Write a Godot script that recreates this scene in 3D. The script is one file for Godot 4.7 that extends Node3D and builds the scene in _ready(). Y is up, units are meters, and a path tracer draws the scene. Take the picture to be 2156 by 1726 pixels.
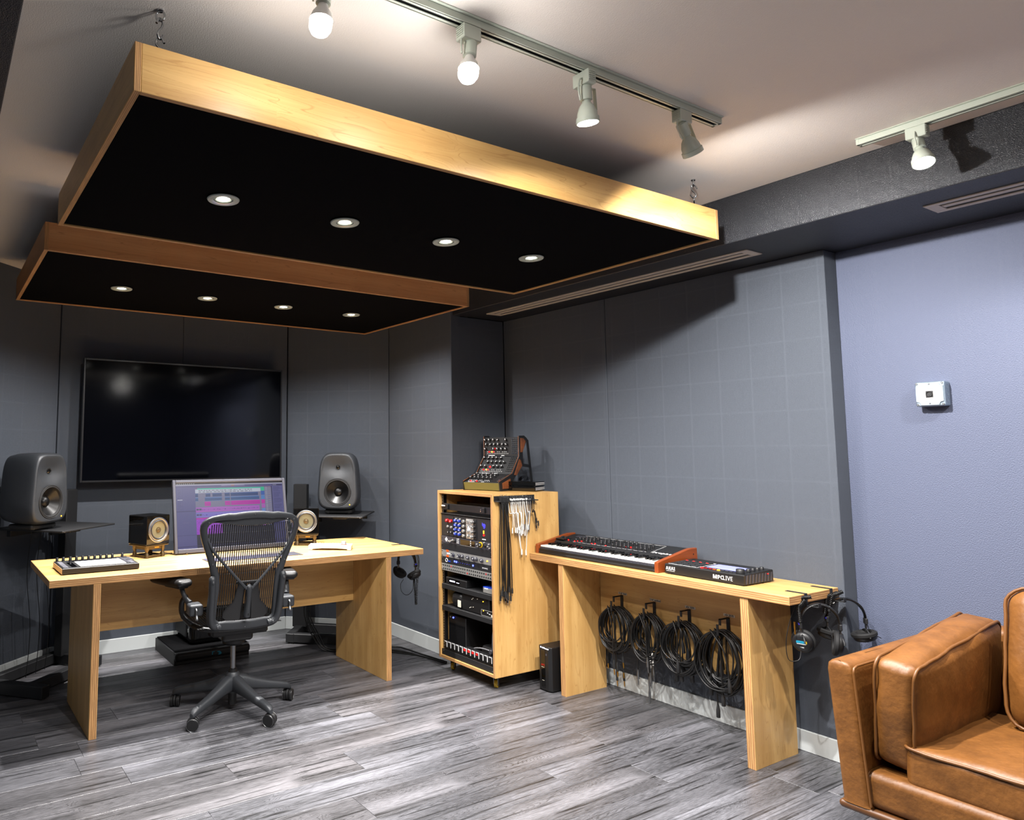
extends Node3D
# A small recording studio: two hanging wooden ceiling clouds with downlights, a mixing desk,
# a rolling equipment rack, a keyboard bench and a leather sofa. Units are metres, y is up.

class Geo:
	# Collects triangles (front faces clockwise) with normals and metric texture coordinates.
	var v := PackedVector3Array()
	var n := PackedVector3Array()
	var u := PackedVector2Array()
	var i := PackedInt32Array()
	var xf := Transform3D()
	var grain := 0
	var off := Vector2()

	func uv_of(p: Vector3, nn: Vector3) -> Vector2:
		var a := nn.abs()
		var d := 0 if a.x >= a.y and a.x >= a.z else (1 if a.y >= a.z else 2)
		var o1 := grain
		var o2 := 0
		if d == grain:
			o1 = (d + 1) % 3
			o2 = (d + 2) % 3
		else:
			o2 = 3 - d - grain
		return Vector2(p[o1], p[o2]) + off

	func vert(p: Vector3, nn: Vector3, t: Vector2) -> int:
		v.append(xf * p)
		n.append((xf.basis * nn).normalized())
		u.append(t)
		return v.size() - 1

	# a flat convex polygon; turned so that its normal points along «out»
	func face(pts: Array, out: Vector3) -> void:
		var nn: Vector3 = (pts[1] - pts[0]).cross(pts[2] - pts[0]).normalized()
		var flip := nn.dot(out) < 0.0
		if flip:
			nn = -nn
		var b := v.size()
		for p in pts:
			vert(p, nn, uv_of(p, nn))
		for k in range(1, pts.size() - 1):
			if flip:
				i.append_array([b, b + k, b + k + 1])
			else:
				i.append_array([b, b + k + 1, b + k])

	func box(c: Vector3, s: Vector3, bev := 0.0, skip_sides := []) -> void:
		var h := s * 0.5
		var b := minf(bev, minf(h.x, minf(h.y, h.z)) * 0.95)
		for ax in 3:
			var a1 := (ax + 1) % 3
			var a2 := (ax + 2) % 3
			for sg in [-1.0, 1.0]:
				var pts := []
				for q in [[-1, -1], [1, -1], [1, 1], [-1, 1]]:
					var p := Vector3()
					p[ax] = h[ax] * sg
					p[a1] = (h[a1] - b) * q[0]
					p[a2] = (h[a2] - b) * q[1]
					pts.append(c + p)
				var o := Vector3()
				o[ax] = sg
				face(pts, o)
		if b <= 0.0:
			return
		for ax in 3:
			var a1 := (ax + 1) % 3
			var a2 := (ax + 2) % 3
			for s1 in [-1.0, 1.0]:
				for s2 in [-1.0, 1.0]:
					var pts := []
					for q in [[-1, 0], [1, 0], [1, 1], [-1, 1]]:
						var p := Vector3()
						p[ax] = (h[ax] - b) * q[0]
						p[a1] = (h[a1] - (b if q[1] else 0.0)) * s1
						p[a2] = (h[a2] - (0.0 if q[1] else b)) * s2
						pts.append(c + p)
					var o := Vector3()
					o[a1] = s1
					o[a2] = s2
					face(pts, o)
		for sx in [-1.0, 1.0]:
			for sy in [-1.0, 1.0]:
				for sz in [-1.0, 1.0]:
					var g := Vector3(sx, sy, sz)
					face([c + g * Vector3(h.x, h.y - b, h.z - b), c + g * Vector3(h.x - b, h.y, h.z - b), c + g * Vector3(h.x - b, h.y - b, h.z)], g)

	# box with really round edges: grid over the cube, pushed out to radius r; «bulge» swells the faces
	func rbox(c: Vector3, s: Vector3, r: float, m := 3, bulge := Vector3.ZERO, wrinkle: FastNoiseLite = null, amp := 0.0) -> void:
		var h := s * 0.5
		var ts := []
		for k in m + 1:
			ts.append(tan((float(k) / m - 1.0) * PI / 4))          # -1..0 over the round
		for ax in 3:
			var a1 := (ax + 1) % 3
			var a2 := (ax + 2) % 3
			for sg in [-1.0, 1.0]:
				var g1 := line(h[a1], r, ts, 1 if bulge == Vector3.ZERO and wrinkle == null else 12)
				var g2 := line(h[a2], r, ts, 1 if bulge == Vector3.ZERO and wrinkle == null else 12)
				var rows := []
				for e2 in g2:
					var row := []
					for e1 in g1:
						var core := Vector3()
						core[ax] = (h[ax] - r) * sg
						core[a1] = e1[0]
						core[a2] = e2[0]
						var d := Vector3()
						d[ax] = sg
						d[a1] = e1[1]
						d[a2] = e2[1]
						d = d.normalized()
						var p := core + d * r
						var f := Vector3(1 - pow(absf(p.y / h.y), 2.5), 1 - pow(absf(p.x / h.x), 2.5), 1 - pow(absf(p.x / h.x), 2.5))
						var f2 := Vector3(1 - pow(absf(p.z / h.z), 2.5), 1 - pow(absf(p.z / h.z), 2.5), 1 - pow(absf(p.y / h.y), 2.5))
						p += (f * f2).clamp(Vector3.ZERO, Vector3.ONE) * bulge * Vector3(signf(d.x) * absf(d.x), d.y, d.z)
						if wrinkle:
							p += d * (wrinkle.get_noise_3dv(c + p) * amp)
						row.append(c + p)
					rows.append(row)
				var o := Vector3()
				o[ax] = sg
				sheet(rows, o, false, false, c, bulge == Vector3.ZERO and wrinkle == null, h, r)

	func line(hh: float, r: float, ts: Array, mid: int) -> Array:
		var out := []
		for t in ts:
			out.append([-(hh - r), t])
		for k in range(1, mid):
			out.append([lerpf(-(hh - r), hh - r, float(k) / mid), 0.0])
		for k in ts.size():
			out.append([hh - r, -ts[ts.size() - 1 - k]])
		return out

	# rows of points joined into a smooth surface
	func sheet(rows: Array, out: Vector3, wrap_u := false, wrap_v := false, centre := Vector3.INF, exact := false, hh := Vector3.ZERO, rr := 0.0) -> void:
		var nr := rows.size()
		var nc: int = rows[0].size()
		var nor := []
		for a in nr:
			var r := []
			r.resize(nc)
			r.fill(Vector3())
			nor.append(r)
		for a in (nr if wrap_v else nr - 1):
			for b in (nc if wrap_u else nc - 1):
				var a1 := (a + 1) % nr
				var b1 := (b + 1) % nc
				var fn: Vector3 = (rows[a1][b1] - rows[a][b]).cross(rows[a1][b] - rows[a][b1])
				nor[a][b] += fn
				nor[a1][b] += fn
				nor[a][b1] += fn
				nor[a1][b1] += fn
		var sgn := 1.0
		if out != Vector3.ZERO:
			var s := 0.0
			for a in nr:
				for b in nc:
					s += nor[a][b].dot(out)
			sgn = 1.0 if s >= 0.0 else -1.0
		elif centre != Vector3.INF:
			var s := 0.0
			for a in nr:
				for b in nc:
					s += nor[a][b].dot(rows[a][b] - centre)
			sgn = 1.0 if s >= 0.0 else -1.0
		else:                                                      # closed round: out of the middle of each row
			var s := 0.0
			for a in nr:
				var mid := Vector3()
				for b in nc:
					mid += rows[a][b]
				mid /= nc
				for b in nc:
					s += nor[a][b].dot(rows[a][b] - mid)
			sgn = 1.0 if s >= 0.0 else -1.0
		var base := v.size()
		for a in nr:
			for b in nc:
				var nn: Vector3 = (nor[a][b] * sgn).normalized()
				var p: Vector3 = rows[a][b]
				if exact or (hh != Vector3.ZERO and (a == 0 or b == 0 or a == nr - 1 or b == nc - 1)):
					var q: Vector3 = p - centre
					nn = (q - q.clamp(-(hh - Vector3.ONE * rr), hh - Vector3.ONE * rr)).normalized()
				vert(p, nn, uv_of(p, out if out != Vector3.ZERO else nn))
		for a in (nr if wrap_v else nr - 1):
			for b in (nc if wrap_u else nc - 1):
				var p0 := base + a * nc + b
				var p1 := base + a * nc + (b + 1) % nc
				var p2 := base + ((a + 1) % nr) * nc + (b + 1) % nc
				var p3 := base + ((a + 1) % nr) * nc + b
				if sgn > 0:
					i.append_array([p0, p2, p1, p0, p3, p2])
				else:
					i.append_array([p0, p1, p2, p0, p2, p3])

	# closed loops of equal length, joined one after the other
	func loft(rings: Array, caps := true) -> void:
		sheet(rings, Vector3.ZERO, true, false)
		if caps:
			var m0 := mean(rings[0])
			var m1 := mean(rings[-1])
			cap(rings[0], m0 - mean(rings[1]))
			cap(rings[-1], m1 - mean(rings[-2]))

	func mean(r: Array) -> Vector3:
		var m := Vector3()
		for p in r:
			m += p
		return m / r.size()

	func cap(r: Array, out: Vector3) -> void:
		var m := mean(r)
		for k in r.size():
			face([m, r[k], r[(k + 1) % r.size()]], out)

	# profile of (radius, height) turned about y; corners sharper than 40 degrees stay sharp
	func lathe(prof: Array, seg := 24) -> void:
		var np := prof.size()
		var nrm := []
		for k in np - 1:
			var d: Vector2 = prof[k + 1] - prof[k]
			nrm.append(Vector2(d.y, -d.x).normalized())
		for k in np - 1:
			var a: Vector2 = prof[k]
			var b: Vector2 = prof[k + 1]
			if a.distance_to(b) < 1e-7:
				continue
			var na: Vector2 = nrm[k]
			var nb: Vector2 = nrm[k]
			if k > 0 and nrm[k - 1].dot(na) > 0.72:
				na = (nrm[k - 1] + nrm[k]).normalized()
			if k < np - 2 and nrm[k + 1].dot(nrm[k]) > 0.72:
				nb = (nrm[k + 1] + nrm[k]).normalized()
			var base := v.size()
			for j in seg + 1:
				var t := TAU * j / seg
				var dx := Vector3(cos(t), 0, sin(t))
				vert(dx * a.x + Vector3(0, a.y, 0), dx * na.x + Vector3(0, na.y, 0), Vector2(a.x * t, a.y))
				vert(dx * b.x + Vector3(0, b.y, 0), dx * nb.x + Vector3(0, nb.y, 0), Vector2(b.x * t, b.y))
			for j in seg:
				var q := base + j * 2
				if a.x > 1e-6:
					i.append_array([q, q + 2, q + 1])
				if b.x > 1e-6:
					i.append_array([q + 1, q + 2, q + 3])

	func cyl(c: Vector3, r: float, hgt: float, seg := 16, bev := 0.0, axis := 1) -> void:
		var keep := xf
		var t := Transform3D(Basis(), c)
		if axis == 0:
			t.basis = Basis(Vector3(0, 0, 1), -PI / 2)
		elif axis == 2:
			t.basis = Basis(Vector3(1, 0, 0), PI / 2)
		xf = xf * t
		var h := hgt / 2
		if bev > 0:
			lathe([Vector2(0, -h), Vector2(r - bev, -h), Vector2(r, -h + bev), Vector2(r, h - bev), Vector2(r - bev, h), Vector2(0, h)], seg)
		else:
			lathe([Vector2(0, -h), Vector2(r, -h), Vector2(r, h), Vector2(0, h)], seg)
		xf = keep

	func ball(c: Vector3, r: float, seg := 12, squash := Vector3.ONE) -> void:
		var keep := xf
		xf = xf * Transform3D(Basis.from_scale(squash), c)
		var pr := []
		for k in 9:
			var t := -PI / 2 + PI * k / 8.0
			pr.append(Vector2(cos(t) * r, sin(t) * r))
		lathe(pr, seg)
		xf = keep

	# pipe along points; radius may be an Array, one per point
	func tube(pts: Array, r, seg := 8, closed := false, flat := 1.0) -> void:
		var np := pts.size()
		var rings := []
		var up := Vector3.UP
		for k in np:
			var t: Vector3
			if closed:
				t = pts[(k + 1) % np] - pts[(k - 1 + np) % np]
			else:
				t = pts[mini(k + 1, np - 1)] - pts[maxi(k - 1, 0)]
			t = t.normalized()
			if k == 0:
				up = Vector3.UP if absf(t.y) < 0.9 else Vector3.RIGHT
			up = (up - t * up.dot(t)).normalized()
			var side := t.cross(up)
			var rad: float = r[k] if r is Array else r
			var ring := []
			for j in seg:
				var a := TAU * j / seg
				ring.append(pts[k] + (up * cos(a) * flat + side * sin(a)) * rad)
			rings.append(ring)
		sheet(rings, Vector3.ZERO, true, closed)
		if not closed:
			cap(rings[0], pts[0] - pts[1])
			cap(rings[-1], pts[-1] - pts[-2])

	# polygon in the xy plane pushed along z from z0 to z1, with a small chamfer
	func prism(poly: Array, z0: float, z1: float, bev := 0.0, smooth := 0.0) -> void:
		var pp := PackedVector2Array(poly)
		var area := 0.0
		for k in pp.size():
			area += pp[k].cross(pp[(k + 1) % pp.size()])
		if area < 0:
			pp.reverse()
		var m := pp.size()
		var inn := pp
		if bev > 0:
			inn = PackedVector2Array()
			for k in m:
				var d0 := (pp[k] - pp[(k - 1 + m) % m]).normalized()
				var d1 := (pp[(k + 1) % m] - pp[k]).normalized()
				var n0 := Vector2(-d0.y, d0.x)
				var n1 := Vector2(-d1.y, d1.x)
				var mt := (n0 + n1)
				inn.append(pp[k] + mt * (bev / maxf(0.4, 1.0 + n0.dot(n1))))
		var tri := Geometry2D.triangulate_polygon(inn)
		for zz in [[z0, -1.0], [z1, 1.0]]:
			var b := v.size()
			for p in inn:
				var q := Vector3(p.x, p.y, zz[0])
				vert(q, Vector3(0, 0, zz[1]), uv_of(q, Vector3(0, 0, 1)))
			for k in range(0, tri.size(), 3):
				var t := [tri[k], tri[k + 1], tri[k + 2]]
				var ar := (inn[t[1]] - inn[t[0]]).cross(inn[t[2]] - inn[t[0]])
				if (ar > 0) == (zz[1] > 0):
					i.append_array([b + t[0], b + t[2], b + t[1]])
				else:
					i.append_array([b + t[0], b + t[1], b + t[2]])
		var zb := bev * signf(z1 - z0)
		for k in m:
			var k1 := (k + 1) % m
			var d := (pp[k1] - pp[k]).normalized()
			var o := Vector3(d.y, -d.x, 0)
			var n0 := o
			var n1 := o
			if smooth > 0.0:
				var dp := (pp[k] - pp[(k - 1 + m) % m]).normalized()
				var dn := (pp[(k + 2) % m] - pp[k1]).normalized()
				if dp.dot(d) > smooth:
					n0 = (o + Vector3(dp.y, -dp.x, 0)).normalized()
				if dn.dot(d) > smooth:
					n1 = (o + Vector3(dn.y, -dn.x, 0)).normalized()
			var ps := [Vector3(pp[k].x, pp[k].y, z0 + zb), Vector3(pp[k1].x, pp[k1].y, z0 + zb), Vector3(pp[k1].x, pp[k1].y, z1 - zb), Vector3(pp[k].x, pp[k].y, z1 - zb)]
			var b := v.size()
			for q in 4:
				vert(ps[q], n0 if q == 0 or q == 3 else n1, uv_of(ps[q], o))
			if z1 > z0:
				i.append_array([b, b + 2, b + 1, b, b + 3, b + 2])
			else:
				i.append_array([b, b + 1, b + 2, b, b + 2, b + 3])
			if bev > 0:
				face([Vector3(inn[k].x, inn[k].y, z0), Vector3(inn[k1].x, inn[k1].y, z0), ps[1], ps[0]], o + Vector3(0, 0, -signf(z1 - z0)))
				face([Vector3(inn[k].x, inn[k].y, z1), Vector3(inn[k1].x, inn[k1].y, z1), ps[2], ps[3]], o + Vector3(0, 0, signf(z1 - z0)))

	func arrays() -> Array:
		var a := []
		a.resize(Mesh.ARRAY_MAX)
		a[Mesh.ARRAY_VERTEX] = v
		a[Mesh.ARRAY_NORMAL] = n
		a[Mesh.ARRAY_TEX_UV] = u
		a[Mesh.ARRAY_INDEX] = i
		return a

	func mesh() -> ArrayMesh:
		var m := ArrayMesh.new()
		m.add_surface_from_arrays(Mesh.PRIMITIVE_TRIANGLES, arrays())
		return m

var M := {}                                                       # materials
var rng := RandomNumberGenerator.new()
var taken := {}


func numbered(called: String) -> String:
	taken[called] = taken.get(called, -1) + 1
	return called if taken[called] == 0 else "%s_%03d" % [called, taken[called]]


# one named mesh; under the root when no parent is given
func obj(called: String, g, m: Material, parent: Node = null) -> MeshInstance3D:
	var o := MeshInstance3D.new()
	o.name = called if parent else numbered(called)
	o.mesh = g.mesh() if g is Geo else g
	if m:
		o.material_override = m
	if parent:
		parent.add_child(o, true)
	else:
		add_child(o, true)
	return o


func tag(o: Node, label: String, category: String, group := "") -> Node:
	o.set_meta("label", label)
	o.set_meta("category", category)
	if group:
		o.set_meta("group", group)
	return o


func thing(called: String, label: String, category: String, at := Vector3.ZERO, turn := 0.0, group := "") -> Node3D:
	var o := Node3D.new()
	o.name = numbered(called)
	add_child(o)
	o.position = at
	o.rotation.y = turn
	tag(o, label, category, group)
	return o


func struct(called: String, g, m: Material, parent: Node = null) -> Node3D:
	var o: Node3D
	if g == null:
		o = Node3D.new()
		o.name = called
		add_child(o)
	else:
		o = obj(called, g, m, parent)
	if parent == null:
		o.set_meta("kind", "structure")
	return o


func copy(src: Node3D, label: String, at: Vector3, turn := 0.0) -> Node3D:
	var base: String = String(src.name)
	if base.substr(base.length() - 4, 1) == "_" and base.right(3).is_valid_int():
		base = base.left(-4)
	var r: Node3D = src.duplicate()
	r.name = numbered(base)
	add_child(r)
	r.position = at
	r.rotation.y = turn
	r.set_meta("label", label)
	return r


func bx(c: Vector3, s: Vector3, bev := 0.0, grain := 0) -> Geo:
	var g := Geo.new()
	g.grain = grain
	g.off = Vector2(rng.randf(), rng.randf()) * 3.0
	g.box(c, s, bev)
	return g


func cy(c: Vector3, r: float, h: float, seg := 16, bev := 0.0, axis := 1) -> Geo:
	var g := Geo.new()
	g.cyl(c, r, h, seg, bev, axis)
	return g


func lt(prof: Array, seg := 24, xf := Transform3D()) -> Geo:
	var g := Geo.new()
	g.xf = xf
	g.lathe(prof, seg)
	return g


func tb(pts: Array, r, seg := 8, closed := false) -> Geo:
	var g := Geo.new()
	g.tube(pts, r, seg, closed)
	return g


# smooth curve through points
func curve(pts: Array, per := 6) -> Array:
	var out := []
	var m := pts.size()
	for k in m - 1:
		var a: Vector3 = pts[maxi(k - 1, 0)]
		var b: Vector3 = pts[k]
		var c: Vector3 = pts[k + 1]
		var d: Vector3 = pts[mini(k + 2, m - 1)]
		for j in per:
			out.append(b.cubic_interpolate(c, a, d, float(j) / per))
	out.append(pts[m - 1])
	return out


func loop_curve(pts: Array, per := 6) -> Array:
	var out := []
	var m := pts.size()
	for k in m:
		for j in per:
			out.append(pts[k].cubic_interpolate(pts[(k + 1) % m], pts[(k - 1 + m) % m], pts[(k + 2) % m], float(j) / per))
	return out


# a plywood board: veneer on the faces across «thin», layered edge on the others
func ply(called: String, c: Vector3, s: Vector3, thin: int, grain: int, parent: Node, veneer: Material = null) -> MeshInstance3D:
	var faces := Geo.new()
	var edges := Geo.new()
	faces.grain = grain
	faces.off = Vector2(rng.randf(), rng.randf()) * 3.0
	var h := s * 0.5
	var b := 0.0012
	for ax in 3:
		var a1 := (ax + 1) % 3
		var a2 := (ax + 2) % 3
		for sg in [-1.0, 1.0]:
			var pts := []
			for q in [[-1, -1], [1, -1], [1, 1], [-1, 1]]:
				var p := Vector3()
				p[ax] = h[ax] * sg
				p[a1] = (h[a1] - b) * q[0]
				p[a2] = (h[a2] - b) * q[1]
				pts.append(c + p)
			var o := Vector3()
			o[ax] = sg
			if ax == thin:
				faces.face(pts, o)
			else:
				# the layers run along the edge: u along, v through the thickness
				var st := edges.v.size()
				edges.face(pts, o)
				var along := 3 - ax - thin
				for k in range(st, edges.v.size()):
					edges.u[k] = Vector2(edges.v[k][along] * 1.2 + sg * 0.37, (edges.v[k][thin] - c[thin]) / s[thin] + 0.5)
	for ax in 3:
		var a1 := (ax + 1) % 3
		var a2 := (ax + 2) % 3
		for s1 in [-1.0, 1.0]:
			for s2 in [-1.0, 1.0]:
				var pts := []
				for q in [[-1, 0], [1, 0], [1, 1], [-1, 1]]:
					var p := Vector3()
					p[ax] = (h[ax] - b) * q[0]
					p[a1] = (h[a1] - (b if q[1] else 0.0)) * s1
					p[a2] = (h[a2] - (0.0 if q[1] else b)) * s2
					pts.append(c + p)
				var o := Vector3()
				o[a1] = s1
				o[a2] = s2
				faces.face(pts, o)
	var m := ArrayMesh.new()
	m.add_surface_from_arrays(Mesh.PRIMITIVE_TRIANGLES, faces.arrays())
	m.add_surface_from_arrays(Mesh.PRIMITIVE_TRIANGLES, edges.arrays())
	m.surface_set_material(0, veneer if veneer else M.birch)
	m.surface_set_material(1, M.ply_edge)
	return obj(called, m, null, parent)


# raised lettering, facing +z of its parent
func text(called: String, words: String, size: float, at: Transform3D, m: Material, parent: Node, bold := false, font := "Droid Sans") -> MeshInstance3D:
	var t := TextMesh.new()
	var f := SystemFont.new()
	f.font_names = PackedStringArray([font])
	f.font_weight = 700 if bold else 400
	t.font = f
	t.font_size = 32
	t.pixel_size = size / 32.0
	t.depth = 0.0006
	t.curve_step = 4.0
	t.text = words
	var o := obj(called, t, m, parent)
	o.transform = at
	return o


# a frame whose z is «nrm» (out of the surface) and whose y is as near «up» as can be
func facing(p: Vector3, nrm: Vector3, up := Vector3.UP) -> Transform3D:
	var z := nrm.normalized()
	var x := up.cross(z).normalized()
	return Transform3D(Basis(x, z.cross(x), z), p)


# ---------------------------------------------------------------- materials
func std(name: String, c: Color, rough := 0.6, metal := 0.0, spec := 0.5) -> StandardMaterial3D:
	var m := StandardMaterial3D.new()
	m.resource_name = name
	m.albedo_color = c
	m.roughness = rough
	m.metallic = metal
	m.metallic_specular = spec
	M[name] = m
	return m


func glow(name: String, c: Color, e: float) -> StandardMaterial3D:
	var m := std(name, c, 0.4)
	m.emission_enabled = true
	m.emission = c
	m.emission_energy_multiplier = e
	return m


# bytes of seamless noise: made at w x h, stretched to W x H
func nz(w: int, h: int, W: int, H: int, sd: int, freq: float, oct := 3) -> PackedByteArray:
	var f := FastNoiseLite.new()
	f.seed = sd
	f.frequency = freq
	f.fractal_octaves = oct
	f.noise_type = FastNoiseLite.TYPE_SIMPLEX_SMOOTH
	var im := f.get_seamless_image(w, h)
	im.convert(Image.FORMAT_L8)
	if w != W or h != H:
		im.resize(W, H, Image.INTERPOLATE_CUBIC)
	return im.get_data()


func rgb_tex(W: int, H: int, data: PackedByteArray) -> ImageTexture:
	return ImageTexture.create_from_image(Image.create_from_data(W, H, false, Image.FORMAT_RGB8, data))


func noise_normal(sd: int, freq: float, strength: float, size := 256, oct := 3) -> NoiseTexture2D:
	var f := FastNoiseLite.new()
	f.seed = sd
	f.frequency = freq
	f.fractal_octaves = oct
	var t := NoiseTexture2D.new()
	t.noise = f
	t.width = size
	t.height = size
	t.seamless = true
	t.as_normal_map = true
	t.bump_strength = strength
	return t


func bumpy(m: StandardMaterial3D, t: Texture2D, per_metre: float, scale := 1.0) -> void:
	m.normal_enabled = true
	m.normal_texture = t
	m.normal_scale = scale
	m.uv1_triplanar = true
	m.uv1_scale = Vector3.ONE * per_metre


# sawn veneer: long soft grain, a few darker growth lines; u runs along the grain
func veneer(name: String, sd: int, lo: Color, hi: Color, line: Color, rough: float) -> StandardMaterial3D:
	var W := 512
	var H := 512
	var a := nz(32, 256, W, H, sd, 0.02, 3)
	var b := nz(24, 512, W, H, sd + 1, 0.09, 2)
	var c := nz(128, 128, W, H, sd + 2, 0.03, 2)
	var d := PackedByteArray()
	d.resize(W * H * 3)
	for k in W * H:
		var ring := absf(fposmod(a[k] / 255.0 * 7.0, 1.0) - 0.5) * 2.0
		var t := clampf(0.62 * (a[k] / 255.0) + 0.25 * (b[k] / 255.0) + 0.25 * (c[k] / 255.0) - 0.06, 0.0, 1.0)
		var col := lo.lerp(hi, t)
		var w := clampf((ring - 0.86) * 5.0, 0.0, 0.6) * b[k] / 255.0
		col = col.lerp(line, w)
		d[k * 3] = int(col.r * 255)
		d[k * 3 + 1] = int(col.g * 255)
		d[k * 3 + 2] = int(col.b * 255)
	var m := std(name, Color.WHITE, rough)
	m.albedo_texture = rgb_tex(W, H, d)
	m.uv1_scale = Vector3(0.9, 1.9, 1)
	return m


func plank_mat(k: int) -> StandardMaterial3D:
	var W := 1024
	var H := 160
	var g := nz(40, 80, W, H, 40 + k, 0.020, 2)                     # contours: cathedral grain
	var f := nz(150, 320, W, H, 80 + k, 0.14, 4)                    # fibres
	var s := nz(40, 160, W, H, 120 + k, 0.05, 3)                    # dark smears along the grain
	var l := nz(16, 20, W, H, 160 + k, 0.06, 2)
	var tone: float = [1.0, 0.95, 1.05, 0.97, 1.02, 0.91][k]
	var warm: float = [0.0, 0.008, -0.006, 0.004, 0.012, -0.004][k]
	var d := PackedByteArray()
	d.resize(W * H * 3)
	for q in W * H:
		var ring := absf(fposmod(g[q] / 255.0 * 26.0, 1.0) - 0.5) * 2.0
		var t := 0.325 + 0.16 * (f[q] / 255.0 - 0.5) + 0.15 * (l[q] / 255.0 - 0.5)
		t -= 0.10 * clampf((ring - 0.62) * 3.0, 0.0, 1.0) * clampf((g[q] - 95.0) / 60.0, 0.0, 1.0)
		t -= 0.85 * clampf(s[q] / 255.0 - 0.64, 0.0, 0.3) * (0.3 + f[q] / 255.0)
		t = clampf(t * tone, 0.05, 0.95)
		d[q * 3] = int(clampf(t * (0.99 + warm), 0, 1) * 255)
		d[q * 3 + 1] = int(clampf(t * 0.985, 0, 1) * 255)
		d[q * 3 + 2] = int(clampf(t * (1.03 - warm), 0, 1) * 255)
	var m := std("plank%d" % k, Color.WHITE, 0.36, 0.0, 0.55)
	m.albedo_texture = rgb_tex(W, H, d)
	var fi := Image.create_from_data(W, H, false, Image.FORMAT_L8, f)
	fi.bump_map_to_normal_map(1.2)
	m.normal_enabled = true
	m.normal_texture = ImageTexture.create_from_image(fi)
	m.normal_scale = 0.35
	m.uv1_scale = Vector3(1 / 1.27, 1 / 0.19, 1)
	return m


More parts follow.
